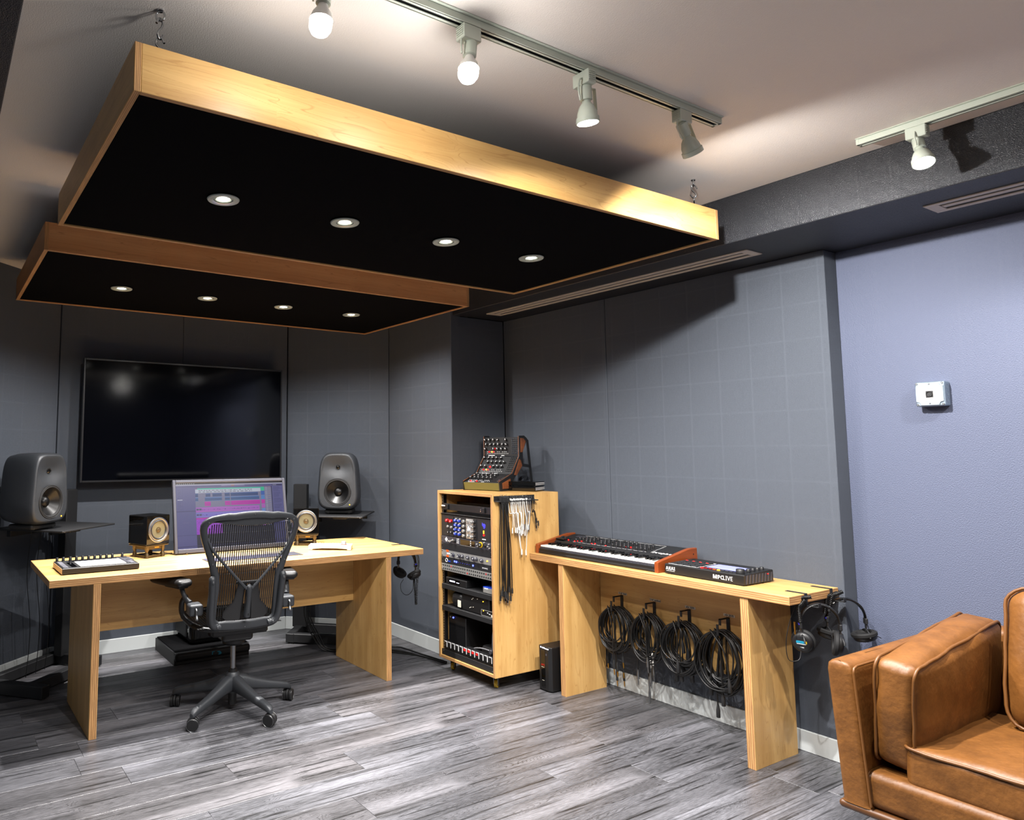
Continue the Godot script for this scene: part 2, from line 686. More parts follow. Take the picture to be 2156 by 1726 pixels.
func make_materials() -> void:
	veneer("birch", 3, Color(0.70, 0.53, 0.30), Color(0.86, 0.70, 0.45), Color(0.60, 0.41, 0.20), 0.40)
	veneer("birch_pink_lit", 11, Color(0.70, 0.48, 0.29), Color(0.82, 0.62, 0.42), Color(0.55, 0.36, 0.20), 0.45)  # same birch, pinker: the light on the farther cloud is put into its colour
	veneer("walnut", 21, Color(0.36, 0.19, 0.10), Color(0.58, 0.34, 0.19), Color(0.20, 0.10, 0.05), 0.4)
	veneer("mahogany", 27, Color(0.42, 0.19, 0.08), Color(0.57, 0.28, 0.12), Color(0.33, 0.12, 0.05), 0.35)
	# layered plywood edge
	var W := 512
	var H := 64
	var e := nz(64, 64, W, H, 5, 0.08, 3)
	var d := PackedByteArray()
	d.resize(W * H * 3)
	for y in H:
		for x in W:
			var q := y * W + x
			var vv := (float(y) / H) * 8.0 + (e[q] / 255.0 - 0.5) * 0.22
			var dark := fposmod(vv, 2.0) < 1.0
			var gap := absf(fposmod(vv, 1.0) - 0.5) > 0.47
			var t := 0.92 + 0.22 * (e[q] / 255.0 - 0.5)
			var c := Color(0.66, 0.47, 0.28) if dark else Color(0.79, 0.61, 0.40)
			if gap:
				c = c.darkened(0.22)
			d[q * 3] = int(clampf(c.r * t, 0, 1) * 255)
			d[q * 3 + 1] = int(clampf(c.g * t, 0, 1) * 255)
			d[q * 3 + 2] = int(clampf(c.b * t, 0, 1) * 255)
	var pe := std("ply_edge", Color.WHITE, 0.6)
	pe.albedo_texture = rgb_tex(W, H, d)
	for k in 6:
		plank_mat(k)

	var fine := noise_normal(1, 0.35, 6.0, 256, 2)
	var peel := noise_normal(2, 0.09, 7.0, 256, 3)
	var hide := noise_normal(4, 0.03, 9.0, 512, 5)
	bumpy(std("fabric", Color(0.35, 0.37, 0.405), 0.95, 0.0, 0.2), fine, 6.0, 0.8)
	bumpy(std("blue_paint", Color(0.335, 0.36, 0.44), 0.6, 0.0, 0.4), peel, 7.0, 0.35)
	bumpy(std("ceiling_paint", Color(0.85, 0.825, 0.80), 0.95, 0.0, 0.2), peel, 8.0, 0.15)
	bumpy(std("black_paint", Color(0.125, 0.135, 0.155), 0.38, 0.0, 0.5), peel, 9.0, 0.7)
	bumpy(std("cloud_cloth", Color(0.07, 0.07, 0.075), 1.0, 0.0, 0.1), fine, 7.0, 0.8)
	std("white_trim", Color(0.80, 0.82, 0.82), 0.4)
	std("enamel", Color(0.74, 0.77, 0.72), 0.22, 0.0, 0.6)
	std("enamel_dark", Color(0.05, 0.05, 0.05), 0.5)
	std("vent_white", Color(0.70, 0.67, 0.63), 0.4)
	std("void_black", Color(0.02, 0.02, 0.02), 0.9)
	std("chrome", Color(0.75, 0.76, 0.77), 0.16, 1.0)
	std("steel", Color(0.55, 0.56, 0.57), 0.34, 1.0)
	std("brass", Color(0.80, 0.60, 0.26), 0.3, 1.0)
	std("black_plastic", Color(0.075, 0.075, 0.08), 0.42)
	std("satin_black", Color(0.09, 0.092, 0.10), 0.55)
	std("gloss_black", Color(0.022, 0.02, 0.018), 0.06, 0.0, 0.6)
	std("rubber", Color(0.055, 0.055, 0.06), 0.75)
	std("cable", Color(0.05, 0.05, 0.052), 0.42)
	std("white_cable", Color(0.82, 0.82, 0.80), 0.5)
	std("grey_cable", Color(0.42, 0.42, 0.43), 0.5)
	bumpy(std("graphite", Color(0.185, 0.195, 0.21), 0.42, 0.15, 0.5), fine, 20.0, 0.25)
	bumpy(std("speaker_grey", Color(0.19, 0.20, 0.215), 0.40, 0.15, 0.5), fine, 14.0, 0.3)
	std("cone_black", Color(0.03, 0.03, 0.033), 0.35, 0.0)
	std("cone_silver", Color(0.56, 0.56, 0.47), 0.33, 0.75)
	std("bronze", Color(0.36, 0.31, 0.22), 0.4, 0.7)
	std("silver_panel", Color(0.66, 0.66, 0.65), 0.35, 0.6)
	std("grey_panel", Color(0.25, 0.25, 0.28), 0.45, 0.3)
	std("white_plastic", Color(0.86, 0.85, 0.83), 0.38)
	std("warm_white", Color(0.78, 0.66, 0.52), 0.45)
	std("red", Color(0.62, 0.05, 0.07), 0.35)
	std("blue_cap", Color(0.10, 0.22, 0.62), 0.35)
	std("yellow_paint", Color(0.85, 0.70, 0.06), 0.4)
	std("orange_paint", Color(0.85, 0.33, 0.10), 0.4)
	std("olive", Color(0.40, 0.37, 0.17), 0.55)
	std("print_white", Color(0.85, 0.85, 0.85), 0.5)
	std("print_teal", Color(0.07, 0.50, 0.62), 0.5)
	std("print_blue", Color(0.22, 0.22, 0.75), 0.5)
	std("label_paper", Color(0.80, 0.78, 0.72), 0.6)
	std("amber_wheel", Color(0.62, 0.50, 0.10), 0.45)
	std("tv_glass", Color(0.010, 0.012, 0.022), 0.08, 0.0, 0.5)
	std("tv_bezel", Color(0.12, 0.12, 0.13), 0.3)
	bumpy(std("galvanised", Color(0.60, 0.66, 0.71), 0.42, 0.75), peel, 30.0, 0.5)
	glow("led_red", Color(1.0, 0.06, 0.05), 5.0)
	glow("led_yellow", Color(1.0, 0.75, 0.15), 4.0)
	glow("led_green", Color(0.65, 0.9, 0.1), 2.5)
	glow("led_blue", Color(0.25, 0.3, 1.0), 9.0)
	glow("led_white", Color(0.85, 0.88, 1.0), 5.0)
	glow("lamp_lens", Color(1.0, 0.99, 0.95), 14.0)
	# leather: mottled tan, fine creases
	var mw := 512
	var m1 := nz(128, 128, mw, mw, 61, 0.03, 4)
	var m2 := nz(512, 512, mw, mw, 62, 0.05, 3)
	var ld := PackedByteArray()
	ld.resize(mw * mw * 3)
	for q in mw * mw:
		var t := clampf(0.5 + 0.9 * (m1[q] / 255.0 - 0.5) + 0.35 * (m2[q] / 255.0 - 0.5), 0.0, 1.0)
		var c := Color(0.36, 0.222, 0.085).lerp(Color(0.49, 0.315, 0.14), t)
		ld[q * 3] = int(c.r * 255)
		ld[q * 3 + 1] = int(c.g * 255)
		ld[q * 3 + 2] = int(c.b * 255)
	var le := std("leather", Color.WHITE, 0.46, 0.0, 0.45)
	le.albedo_texture = rgb_tex(mw, mw, ld)
	bumpy(le, hide, 2.2, 0.16)
	std("leather_piping", Color(0.40, 0.25, 0.10), 0.45)
	std("rail_wood", Color(0.33, 0.20, 0.09), 0.45)


func _ready() -> void:
	rng.seed = 7
	# camera: the picture was cut out of a wider one, so the lens is shifted
	var cam := Camera3D.new()
	cam.name = "camera"
	add_child(cam)
	cam.position = Vector3(0, 1.36, 0)
	cam.rotation = Vector3(0.0932177, -0.5378013, 0.000106)
	cam.projection = Camera3D.PROJECTION_FRUSTUM
	cam.near = 0.05
	cam.far = 60.0
	cam.size = 2.0 * cam.near * 863.0 / 1488.99
	cam.frustum_offset = Vector2(330.9, -52.75) / 1488.99 * cam.near
	cam.current = true
	var we := WorldEnvironment.new()
	we.name = "world"
	var env := Environment.new()
	env.background_mode = Environment.BG_COLOR
	env.background_color = Color.BLACK
	env.tonemap_mode = Environment.TONE_MAPPER_LINEAR
	env.tonemap_exposure = 1.0
	env.sdfgi_enabled = true
	env.ssao_enabled = true
	env.ssil_enabled = true
	we.environment = env
	add_child(we)

	make_materials()
	build_shell()
	build_ceiling_things()
	build_desk()
	build_bench()
	build_rack()
	build_more()


func segment(called: String, p0: Vector2, p1: Vector2, y0: float, y1: float, thick: float, m: Material, parent: Node, bev := 0.0) -> MeshInstance3D:
	# an upright slab whose room side runs from p0 to p1 (x, z)
	var d := (p1 - p0)
	var len := d.length()
	var t := d / len
	var nrm := Vector2(-t.y, t.x)
	var mid := (p0 + p1) * 0.5
	if nrm.dot(Vector2(1.5, -1.8) - mid) < 0:
		nrm = -nrm
	var g := bx(Vector3(), Vector3(len, y1 - y0, thick), bev)
	var o := obj(called, g, m, parent)
	var z := Vector3(nrm.x, 0, nrm.y)
	var x := Vector3.UP.cross(z)
	o.transform = Transform3D(Basis(x, Vector3.UP, z), Vector3(mid.x, (y0 + y1) / 2, mid.y) - z * thick / 2)
	return o


func build_shell() -> void:
	# floor of grey wood-look planks
	var fl := struct("floor", bx(Vector3(1.6, -0.07, -1.35), Vector3(4.6, 0.1, 8.1)), M.void_black)
	var joints := {0: 2.31, 1: 1.493, 3: 1.668, 4: 1.165, 5: 0.772}
	for k in range(-25, 17):
		var za := -2.15 - 0.187 * k
		var j: float = joints.get(k, rng.randf_range(0.2, 1.45))
		var x := j
		while x > -0.4:
			x -= 1.27
		while x < 3.62:
			var x0 := maxf(x, -0.40)
			var x1 := minf(x + 1.27, 3.62)
			if x1 - x0 > 0.03 and za - 0.187 > -5.3:
				var g := Geo.new()
				g.off = Vector2(rng.randf() * 1.27, rng.randf() * 0.1)
				g.box(Vector3(0, -0.006, 0), Vector3(x1 - x0 - 0.0007, 0.012, 0.1863), 0.0009)
				var o := obj("floor_plank", g, M["plank%d" % rng.randi_range(0, 5)], fl)
				o.position = Vector3((x0 + x1) / 2, 0, za - 0.0935)
			x += 1.27
	# walls: padded cloth panels in front, painted plaster beside the sofa
	var wf := struct("wall_front", null, null)
	var wr := struct("wall_right", null, null)
	var wl := struct("wall_left", null, null)
	var wb := struct("wall_back", null, null)
	var top := 2.503
	var sof := 2.288
	var q := 0.0015
	segment("wall_backing", Vector2(0.0, -5.20), Vector2(3.2, -5.20), 0, top, 0.1, M.void_black, wf)
	segment("wall_panel", Vector2(0.108, -4.54), Vector2(0.716 - q, -5.085 + q), 0, top, 0.10, M.fabric, wf, 0.004)
	segment("wall_panel", Vector2(0.716 + q, -5.085), Vector2(1.56 - q, -5.085), 0, top, 0.10, M.fabric, wf, 0.004)
	segment("wall_panel", Vector2(1.56 + q, -5.085), Vector2(2.408 - q, -5.085), 0, top, 0.10, M.fabric, wf, 0.004)
	segment("wall_panel", Vector2(2.408 + q, -5.085 + q), Vector2(3.012, -4.538), 0, top, 0.10, M.fabric, wf, 0.004)
	segment("wall_panel", Vector2(3.012, -4.536), Vector2(3.012, -3.7725), 0, top, 0.08, M.fabric, wr, 0.004)
	segment("wall_panel", Vector2(3.016, -3.774), Vector2(3.494, -3.774), 0, sof, 0.08, M.fabric, wr, 0.004)
	segment("wall_panel", Vector2(3.494, -3.772), Vector2(3.494, -2.881), 0, sof, 0.11, M.fabric, wr, 0.003)
	segment("wall_panel", Vector2(3.494, -2.878), Vector2(3.494, -1.636), 0, sof, 0.11, M.fabric, wr, 0.003)
	segment("plaster", Vector2(3.605, -3.9), Vector2(3.605, 2.5), 0, sof, 0.12, M.blue_paint, wr)
	segment("wall_panel", Vector2(0.108, -4.54), Vector2(0.108, -3.7725), 0, top, 0.08, M.fabric, wl, 0.004)
	segment("wall_panel", Vector2(-0.38, -3.774), Vector2(0.104, -3.774), 0, top, 0.08, M.fabric, wl, 0.004)
	segment("plaster", Vector2(-0.38, -3.772), Vector2(-0.38, 2.5), 0, top, 0.12, M.fabric, wl)
	segment("plaster", Vector2(-0.5, 2.5), Vector2(3.72, 2.5), 0, top, 0.12, M.blue_paint, wb)
	struct("ceiling", bx(Vector3(1.6, top + 0.05, -1.35), Vector3(4.6, 0.1, 8.0)), M.ceiling_paint)
	struct("trim_1", bx(Vector3(3.38, (top + sof) / 2, -0.636), Vector3(0.70, top - sof, 6.272), 0.003), M.black_paint)
	struct("trim_2", bx(Vector3(-0.13, (top + sof) / 2, -0.636), Vector3(0.50, top - sof, 6.272), 0.003), M.black_paint)
	var bf := struct("baseboard_front", null, null)
	var br := struct("baseboard_right", null, null)
	var t := 0.012
	for a in [[0.116, -4.532, 0.719, -5.073], [0.719, -5.073, 2.405, -5.073], [2.405, -5.073, 3.0, -4.535]]:
		segment("baseboard_board", Vector2(a[0], a[1]), Vector2(a[2], a[3]), 0, 0.092, t, M.white_trim, bf, 0.002)
	for a in [[3.0, -4.53, 3.0, -3.774], [3.012, -3.76, 3.482, -3.76], [3.482, -3.758, 3.482, -1.636], [3.593, -1.634, 3.593, 2.49]]:
		segment("baseboard_board", Vector2(a[0], a[1]), Vector2(a[2], a[3]), 0, 0.092, t, M.white_trim, br, 0.002)


# ---------------------------------------------------------------- ceiling: clouds, lamps, vents
func build_ceiling_things() -> void:
	cloud(-1.70, "hanging wooden ceiling cloud nearest the track lights, large bright front board", M.birch)
	cloud(-3.305, "hanging wooden ceiling cloud farther back above the desk, in front of the television wall", M.birch_pink_lit)
	var ord := ["leftmost", "second from left", "third from left", "rightmost"]
	for k in 4:
		downlight(Vector3(0.839 + 0.4925 * k, 2.238, -2.308), "lit round downlight, %s of four in the cloud nearer the camera" % ord[k])
	for k in 4:
		downlight(Vector3(0.847 + 0.483 * k, 2.238, -3.895), "lit round downlight, %s of four in the farther cloud above the desk" % ord[k])
	rail(Vector3(0.95, 2.503, -1.378), 2.66, false, "white lighting track on the ceiling above the front edge of the larger cloud")
	rail(Vector3(2.888, 2.503, 0.39), 3.2, true, "white lighting track along the black soffit at upper right")
	rail(Vector3(1.50, 2.503, 0.95), 2.4, false, "added unseen white lighting track across the ceiling behind the picture's viewpoint")  # added out of view to carry the fill lamps
	# lamps: place of the adapter, where the head points, bare bulb or shade, turn of the adapter, strength
	track_lamp(Vector3(0.735, 2.48, -1.378), Vector3(-0.10, -1.0, -0.05), true, 0.0, 0.8, "glaring bare bulb track lamp at the top edge, left end of the track")
	track_lamp(Vector3(1.174, 2.48, -1.378), Vector3(-0.18, -1.0, 0.10), true, 0.0, 0.8, "lit bare bulb track lamp with white socket, second along the track")
	track_lamp(Vector3(1.617, 2.48, -1.378), Vector3(0.12, -1.0, -0.05), false, PI * 0.5, 4.0, "white bell-shaped track lamp hanging nearly straight down, third along the track")
	track_lamp(Vector3(2.083, 2.48, -1.378), Vector3(0.75, -1.0, -0.05), false, 0.0, 7.0, "white bell-shaped track lamp tilted on its yoke at the track right end")
	track_lamp(Vector3(2.888, 2.48, -1.03), Vector3(-0.35, -1.0, 0.25), false, PI * 0.5, 2.2, "white bell-shaped track lamp in front of the black soffit at right")
	track_lamp(Vector3(2.888, 2.48, -0.45), Vector3(0.45, -1.0, -0.10), false, PI * 0.5, 1.9, "white bell-shaped track lamp farther along the right track, beyond the picture edge")
	for k in 3:  # added fill lamps, out of view, that brighten ceiling and floor
		track_lamp(Vector3(0.6 + 0.9 * k, 2.48, 0.95), Vector3(0.05, -1.0, -0.10), true, 0.0, 0.7, "added fill lamp, lit bare bulb unseen behind the viewpoint, %s of three" % ["left", "middle", "right"][k])
	vent(Vector3(3.252, 2.288, -2.71), 1.79, "long white slot air vent under the soffit above the keyboard bench")
	vent(Vector3(3.260, 2.288, -0.28), 1.72, "short-looking white slot air vent under the soffit, cut by the right picture edge")


func cloud(zf: float, label: String, wood: Material) -> void:
	var w := 2.404
	var dp := 1.215
	var h := 0.127
	var t := thing("ceiling_cloud", label, "acoustic panel", Vector3(1.585, 2.24, zf - dp / 2))
	ply("side_board", Vector3(0, h / 2, dp / 2 - 0.009), Vector3(w - 0.036, h, 0.018), 2, 0, t, wood)
	ply("side_board", Vector3(0, h / 2, -dp / 2 + 0.009), Vector3(w - 0.036, h, 0.018), 2, 0, t, wood)
	for s in [-1, 1]:
		ply("side_board", Vector3(s * (w / 2 - 0.009), h / 2, 0), Vector3(0.018, h, dp), 0, 2, t, wood)
	obj("cloth_panel", bx(Vector3(0, 0.03, 0), Vector3(w - 0.037, 0.05, dp - 0.037), 0.003), M.cloud_cloth, t)
	for sx in [-1, 1]:
		for sz in [-1, 1]:
			hook(t, Vector3(sx * (w / 2 - 0.075), 0.263, sz * (dp / 2 - 0.055)), sx * 0.6)


func hook(t: Node3D, p: Vector3, a: float) -> void:
	# eye bolt in the ceiling, S-hook, screw hook in the cloud
	var g := Geo.new()
	var pts := []
	for k in 16:
		var q := TAU * k / 16
		pts.append(Vector3(cos(q) * 0.0115, -0.017 + sin(q) * 0.0135, 0))
	g.xf = Transform3D(Basis(Vector3.UP, a), p)
	g.tube(pts, 0.0026, 8, true)
	g.cyl(Vector3(0, -0.002, 0), 0.0085, 0.004, 14)
	obj("eye_bolt", g, M.chrome, t)
	var s := Geo.new()
	s.xf = Transform3D(Basis(Vector3.UP, a + 1.2), p + Vector3(0, -0.028, 0))
	s.tube(curve([Vector3(-0.014, -0.016, 0), Vector3(-0.007, -0.001, 0), Vector3(0.003, 0.004, 0), Vector3(0.009, -0.004, 0), Vector3(0.006, -0.017, 0), Vector3(-0.004, -0.031, 0), Vector3(-0.009, -0.043, 0), Vector3(-0.003, -0.052, 0), Vector3(0.005, -0.049, 0), Vector3(0.013, -0.035, 0)], 4), 0.0031, 8)
	obj("s_hook", s, M.chrome, t)
	var c := Geo.new()
	c.xf = Transform3D(Basis(Vector3.UP, a), p + Vector3(0, -0.079, 0))
	c.tube(curve([Vector3(0.012, -0.013, 0), Vector3(0.004, 0.002, 0), Vector3(-0.006, 0.001, 0), Vector3(-0.010, -0.010, 0), Vector3(-0.006, -0.020, 0), Vector3(0.0, -0.028, 0), Vector3(0.0, -0.060, 0)], 4), 0.0030, 8)
	obj("screw_hook", c, M.chrome, t)


func downlight(p: Vector3, label: String) -> void:
	var t := thing("downlight", label, "light", p, 0.0, "downlights in the two ceiling clouds")
	obj("trim_ring", lt([Vector2(0.056, 0.002), Vector2(0.0565, 0.0005), Vector2(0.054, -0.003), Vector2(0.044, -0.0035), Vector2(0.034, -0.001), Vector2(0.034, 0.012)], 36), M.enamel, t)
	obj("gimbal", lt([Vector2(0.0325, 0.008), Vector2(0.0325, 0.001), Vector2(0.028, -0.0005), Vector2(0.021, 0.004)], 28), M.enamel, t)
	obj("lamp_lens", lt([Vector2(0.022, 0.004), Vector2(0.020, 0.0015), Vector2(0.012, -0.001), Vector2(0, -0.002)], 24), M.lamp_lens, t)
	var l := beam(40.0, 0.9, 5.0, Vector3(0, -0.006, 0))
	l.name = "lamp_light"
	t.add_child(l)
	var w := beam(80.0, 0.5, 1.5, Vector3(0, -0.006, 0))
	w.name = "lamp_spill"
	t.add_child(w)


func rail(p: Vector3, len: float, along_z: bool, label: String) -> void:
	var t := thing("lighting_track", label, "lighting track", p, PI / 2 if along_z else 0.0)
	obj("flange", bx(Vector3(0, -0.0015, 0), Vector3(len, 0.003, 0.052), 0.001), M.enamel, t)
	var g := Geo.new()
	for s in [-1, 1]:
		g.box(Vector3(0, -0.013, s * 0.0145), Vector3(len, 0.020, 0.006), 0.001)
		g.box(Vector3(0, -0.0215, s * 0.0105), Vector3(len, 0.003, 0.010), 0.0005)
	for s in [-1, 1]:
		g.box(Vector3(s * (len / 2 - 0.004), -0.0125, 0), Vector3(0.010, 0.021, 0.036), 0.001)
	obj("channel", g, M.enamel, t)
	obj("conductor_slot", bx(Vector3(0, -0.010, 0), Vector3(len - 0.02, 0.014, 0.022)), M.enamel_dark, t)


func track_lamp(p: Vector3, aim: Vector3, bare: bool, turn: float, power: float, label: String) -> void:
	var t := thing("track_lamp", label, "lamp", p, 0.0, "lamps on the white ceiling tracks")
	var a := Geo.new()
	a.xf = Transform3D(Basis(Vector3.UP, turn), Vector3())
	a.box(Vector3(0, -0.020, 0), Vector3(0.060, 0.040, 0.034), 0.002)
	for k in 5:
		a.box(Vector3(-0.031, -0.030 + k * 0.006, 0), Vector3(0.002, 0.002, 0.026))
	obj("adapter", a, M.enamel, t)
	obj("swivel", lt([Vector2(0, -0.052), Vector2(0.009, -0.052), Vector2(0.013, -0.044), Vector2(0.013, -0.040), Vector2(0, -0.040)], 16), M.enamel, t)
	var d := aim.normalized()
	var y := -d
	var x := y.cross(Vector3(0, 0, 1)).normalized()
	var hx := Transform3D(Basis(x, y, x.cross(y)), Vector3(0.004, -0.055, 0))
	# head: its own y points back up, the light leaves along -y
	var hd := Node3D.new()
	hd.name = "lamp_head"
	t.add_child(hd)
	hd.transform = hx
	obj("socket", lt([Vector2(0, 0.016), Vector2(0.016, 0.016), Vector2(0.018, 0.013), Vector2(0.018, -0.026), Vector2(0.014, -0.028), Vector2(0, -0.028)], 24), M.enamel, hd)
	obj("lamp_cord", tb(curve([Vector3(0.0, 0.014, 0.0), Vector3(-0.012, 0.034, 0.004), Vector3(-0.030, 0.028, 0.006), Vector3(-0.032, 0.004, 0.002), Vector3(-0.026, -0.03, 0.0)], 6), 0.0025, 8), M.enamel, hd)
	var l: Light3D
	if bare:
		obj("bulb_neck", lt([Vector2(0.011, -0.026), Vector2(0.014, -0.036), Vector2(0.023, -0.050), Vector2(0.0275, -0.066)], 24), M.white_plastic, hd)
		obj("bulb", lt([Vector2(0.0270, -0.067), Vector2(0.0272, -0.078), Vector2(0.0262, -0.088), Vector2(0.020, -0.099), Vector2(0.010, -0.104), Vector2(0, -0.105)], 24), M.lamp_lens, hd)
		l = OmniLight3D.new()
		l.light_energy = 0.19 * power
		l.light_size = 0.025
		l.omni_range = 9.0
		l.omni_attenuation = 2.0
		l.position = Vector3(0, -0.084, 0)
		var s := beam(72.0, 0.8, power, Vector3(0, -0.108, 0))
		s.name = "lamp_beam"
		hd.add_child(s)
	else:
		obj("shade", lt([Vector2(0.012, -0.026), Vector2(0.013, -0.034), Vector2(0.022, -0.046), Vector2(0.0285, -0.064), Vector2(0.030, -0.078), Vector2(0.033, -0.079), Vector2(0.0335, -0.094), Vector2(0.031, -0.0945), Vector2(0.030, -0.082), Vector2(0.026, -0.064), Vector2(0.018, -0.048)], 32), M.enamel, hd)
		obj("lamp_lens", lt([Vector2(0, -0.0875), Vector2(0.0300, -0.0875), Vector2(0.0300, -0.0890), Vector2(0.015, -0.0905), Vector2(0, -0.0908)], 24), M.lamp_lens, hd)
		var yk := Geo.new()
		yk.box(Vector3(0.039, -0.040, 0), Vector3(0.002, 0.10, 0.012), 0.0006)
		yk.box(Vector3(0.022, 0.011, 0), Vector3(0.036, 0.002, 0.012), 0.0006)
		yk.cyl(Vector3(0.041, -0.082, 0), 0.008, 0.010, 14, 0.001, 0)
		obj("yoke", yk, M.enamel, hd)
		l = beam(64.0, 0.8, power, Vector3(0, -0.094, 0))
		var sp := beam(88.0, 0.4, power * 0.13, Vector3(0, -0.094, 0))
		sp.name = "lamp_spill"
		hd.add_child(sp)
	l.name = "lamp_light"
	l.light_color = Color(1.0, 0.985, 0.97)
	l.shadow_enabled = true
	hd.add_child(l)


func beam(angle: float, soft: float, energy: float, at: Vector3) -> SpotLight3D:
	var s := SpotLight3D.new()
	s.spot_angle = angle
	s.spot_angle_attenuation = soft
	s.spot_range = 9.0
	s.spot_attenuation = 2.0
	s.light_energy = energy
	s.light_size = 0.016
	s.light_color = Color(1.0, 0.985, 0.97)
	s.shadow_enabled = true
	s.rotation.x = -PI / 2
	s.position = at
	return s


func vent(p: Vector3, len: float, label: String) -> void:
	var t := thing("air_vent", label, "air vent", p)
	var w := 0.130
	var g := Geo.new()
	for x in [-1, 1]:
		g.box(Vector3(x * (w / 2 - 0.013), -0.002, 0), Vector3(0.026, 0.006, len), 0.0015)
	for z in [-1, 1]:
		g.box(Vector3(0, -0.002, z * (len / 2 - 0.02)), Vector3(w - 0.05, 0.006, 0.04), 0.0015)
	obj("frame", g, M.vent_white, t)
	obj("blade", bx(Vector3(0, -0.0005, 0), Vector3(0.030, 0.006, len - 0.08), 0.0015), M.vent_white, t)
	obj("slot", bx(Vector3(0, 0.0022, 0), Vector3(w - 0.03, 0.002, len - 0.05)), M.void_black, t)


# ---------------------------------------------------------------- furniture
func build_desk() -> void:
	var t := thing("mixing_desk", "long pale plywood studio desk with slab legs, facing the television", "desk", Vector3(1.583, 0, -3.99))
	ply("desktop", Vector3(0, 0.738, 0), Vector3(2.16, 0.035, 0.72), 1, 0, t)
	for x in [-0.8635, 0.821]:
		ply("leg", Vector3(x, 0.360, 0.052), Vector3(0.036, 0.720, 0.615), 0, 1, t)
	ply("modesty_panel", Vector3(-0.02, 0.562, -0.043), Vector3(1.645, 0.316, 0.030), 2, 0, t)


func build_bench() -> void:
	var t := thing("keyboard_bench", "plywood keyboard bench against the right wall with cables hung beneath", "desk", Vector3(3.09, 0, -2.40))
	ply("benchtop", Vector3(0.196, 0.739, 0), Vector3(0.400, 0.036, 1.486), 1, 2, t)
	for z in [-0.512, 0.545]:
		ply("leg", Vector3(0.170, 0.360, z), Vector3(0.335, 0.721, 0.036), 2, 1, t)
	ply("back_panel", Vector3(0.315, 0.496, 0.016), Vector3(0.022, 0.449, 1.016), 0, 2, t)


func build_rack() -> void:
	var t := thing("equipment_rack", "plywood equipment rack on casters beside the keyboard bench", "rack", Vector3(2.805, 0, -3.408))
	var w := 0.520
	var h0 := 0.076
	var h1 := 1.110
	var dp := 0.535
	var th := 0.018
	for s in [-1, 1]:
		ply("side_panel", Vector3(dp / 2, (h0 + h1) / 2, s * (w / 2 - th / 2)), Vector3(dp, h1 - h0, th), 2, 1, t)
	ply("top_panel", Vector3(dp / 2, h1 - th / 2, 0), Vector3(dp, th, w - 2 * th), 1, 2, t)
	ply("bottom_panel", Vector3(dp / 2, h0 + th / 2, 0), Vector3(dp, th, w - 2 * th), 1, 2, t)


func build_more() -> void:
	build_desk_things()
	build_chair()
	build_rack_things()
	build_bench_things()
	build_sofa()
	pass


# ---------------------------------------------------------------- television, screen, loudspeakers, desk controllers
func build_desk_things() -> void:
	television()
	display()
	monitor_speaker(Vector3(2.575, 0.914, -4.525), -0.68, "grey studio loudspeaker on the right stand, its front turned to the camera")
	monitor_speaker(Vector3(0.525, 0.914, -4.53), 0.72, "grey studio loudspeaker on the left stand, its dark side showing at the picture edge")
	speaker_stand(Vector3(2.43, 0, -4.87), -0.7365, 1.0, "black metal stand under the right grey loudspeaker, shelf beside its post")
	speaker_stand(Vector3(0.79, 0, -4.99), 0.7365, -1.0, "black metal stand under the left grey loudspeaker, at the left picture edge")
	cube_speaker(Vector3(1.105, 0.7555, -4.175), 0.40, "glossy black cube loudspeaker left of the computer screen")
	cube_speaker(Vector3(2.125, 0.7555, -4.185), -0.47, "glossy black cube loudspeaker right of the computer screen")
	pad_controller()
	remote_controller()
	var tm := thing("desk_mat", "flat dark grey mat on the desk, partly hidden behind the chair", "mat", Vector3(1.615, 0.7575, -3.838))
	obj("sheet", bx(Vector3(), Vector3(0.57, 0.004, 0.128), 0.001), M.grey_panel, tm)
	subwoofer()


func television() -> void:
	var t := thing("television", "large black flat television mounted on the front wall", "television", Vector3(1.575, 1.567, -4.97))
	var w := 1.452
	var h := 0.828
	obj("body", bx(Vector3(0, 0, -0.012), Vector3(w - 0.01, h - 0.01, 0.030), 0.004), M.satin_black, t)
	var g := Geo.new()
	for s in [-1, 1]:
		g.box(Vector3(s * (w / 2 - 0.006), 0, 0.004), Vector3(0.012, h, 0.034), 0.002)
		g.box(Vector3(0, s * (h / 2 - 0.006), 0.004), Vector3(w - 0.024, 0.012, 0.034), 0.002)
	obj("bezel", g, M.tv_bezel, t)
	obj("screen", bx(Vector3(0, 0, 0.012), Vector3(w - 0.024, h - 0.024, 0.008)), M.tv_glass, t)
	obj("badge", bx(Vector3(0.02, -h / 2 - 0.004, 0.016), Vector3(0.045, 0.010, 0.006), 0.001), M.silver_panel, t)
	obj("wall_bracket", bx(Vector3(0, 0, -0.070), Vector3(0.42, 0.30, 0.088), 0.004), M.satin_black, t)


func fr(im: Image, x0: float, y0: float, x1: float, y1: float, c: Color) -> void:
	var W := im.get_width()
	var H := im.get_height()
	im.fill_rect(Rect2i(int(x0 * W), int(y0 * H), maxi(1, int((x1 - x0) * W)), maxi(1, int((y1 - y0) * H))), c)


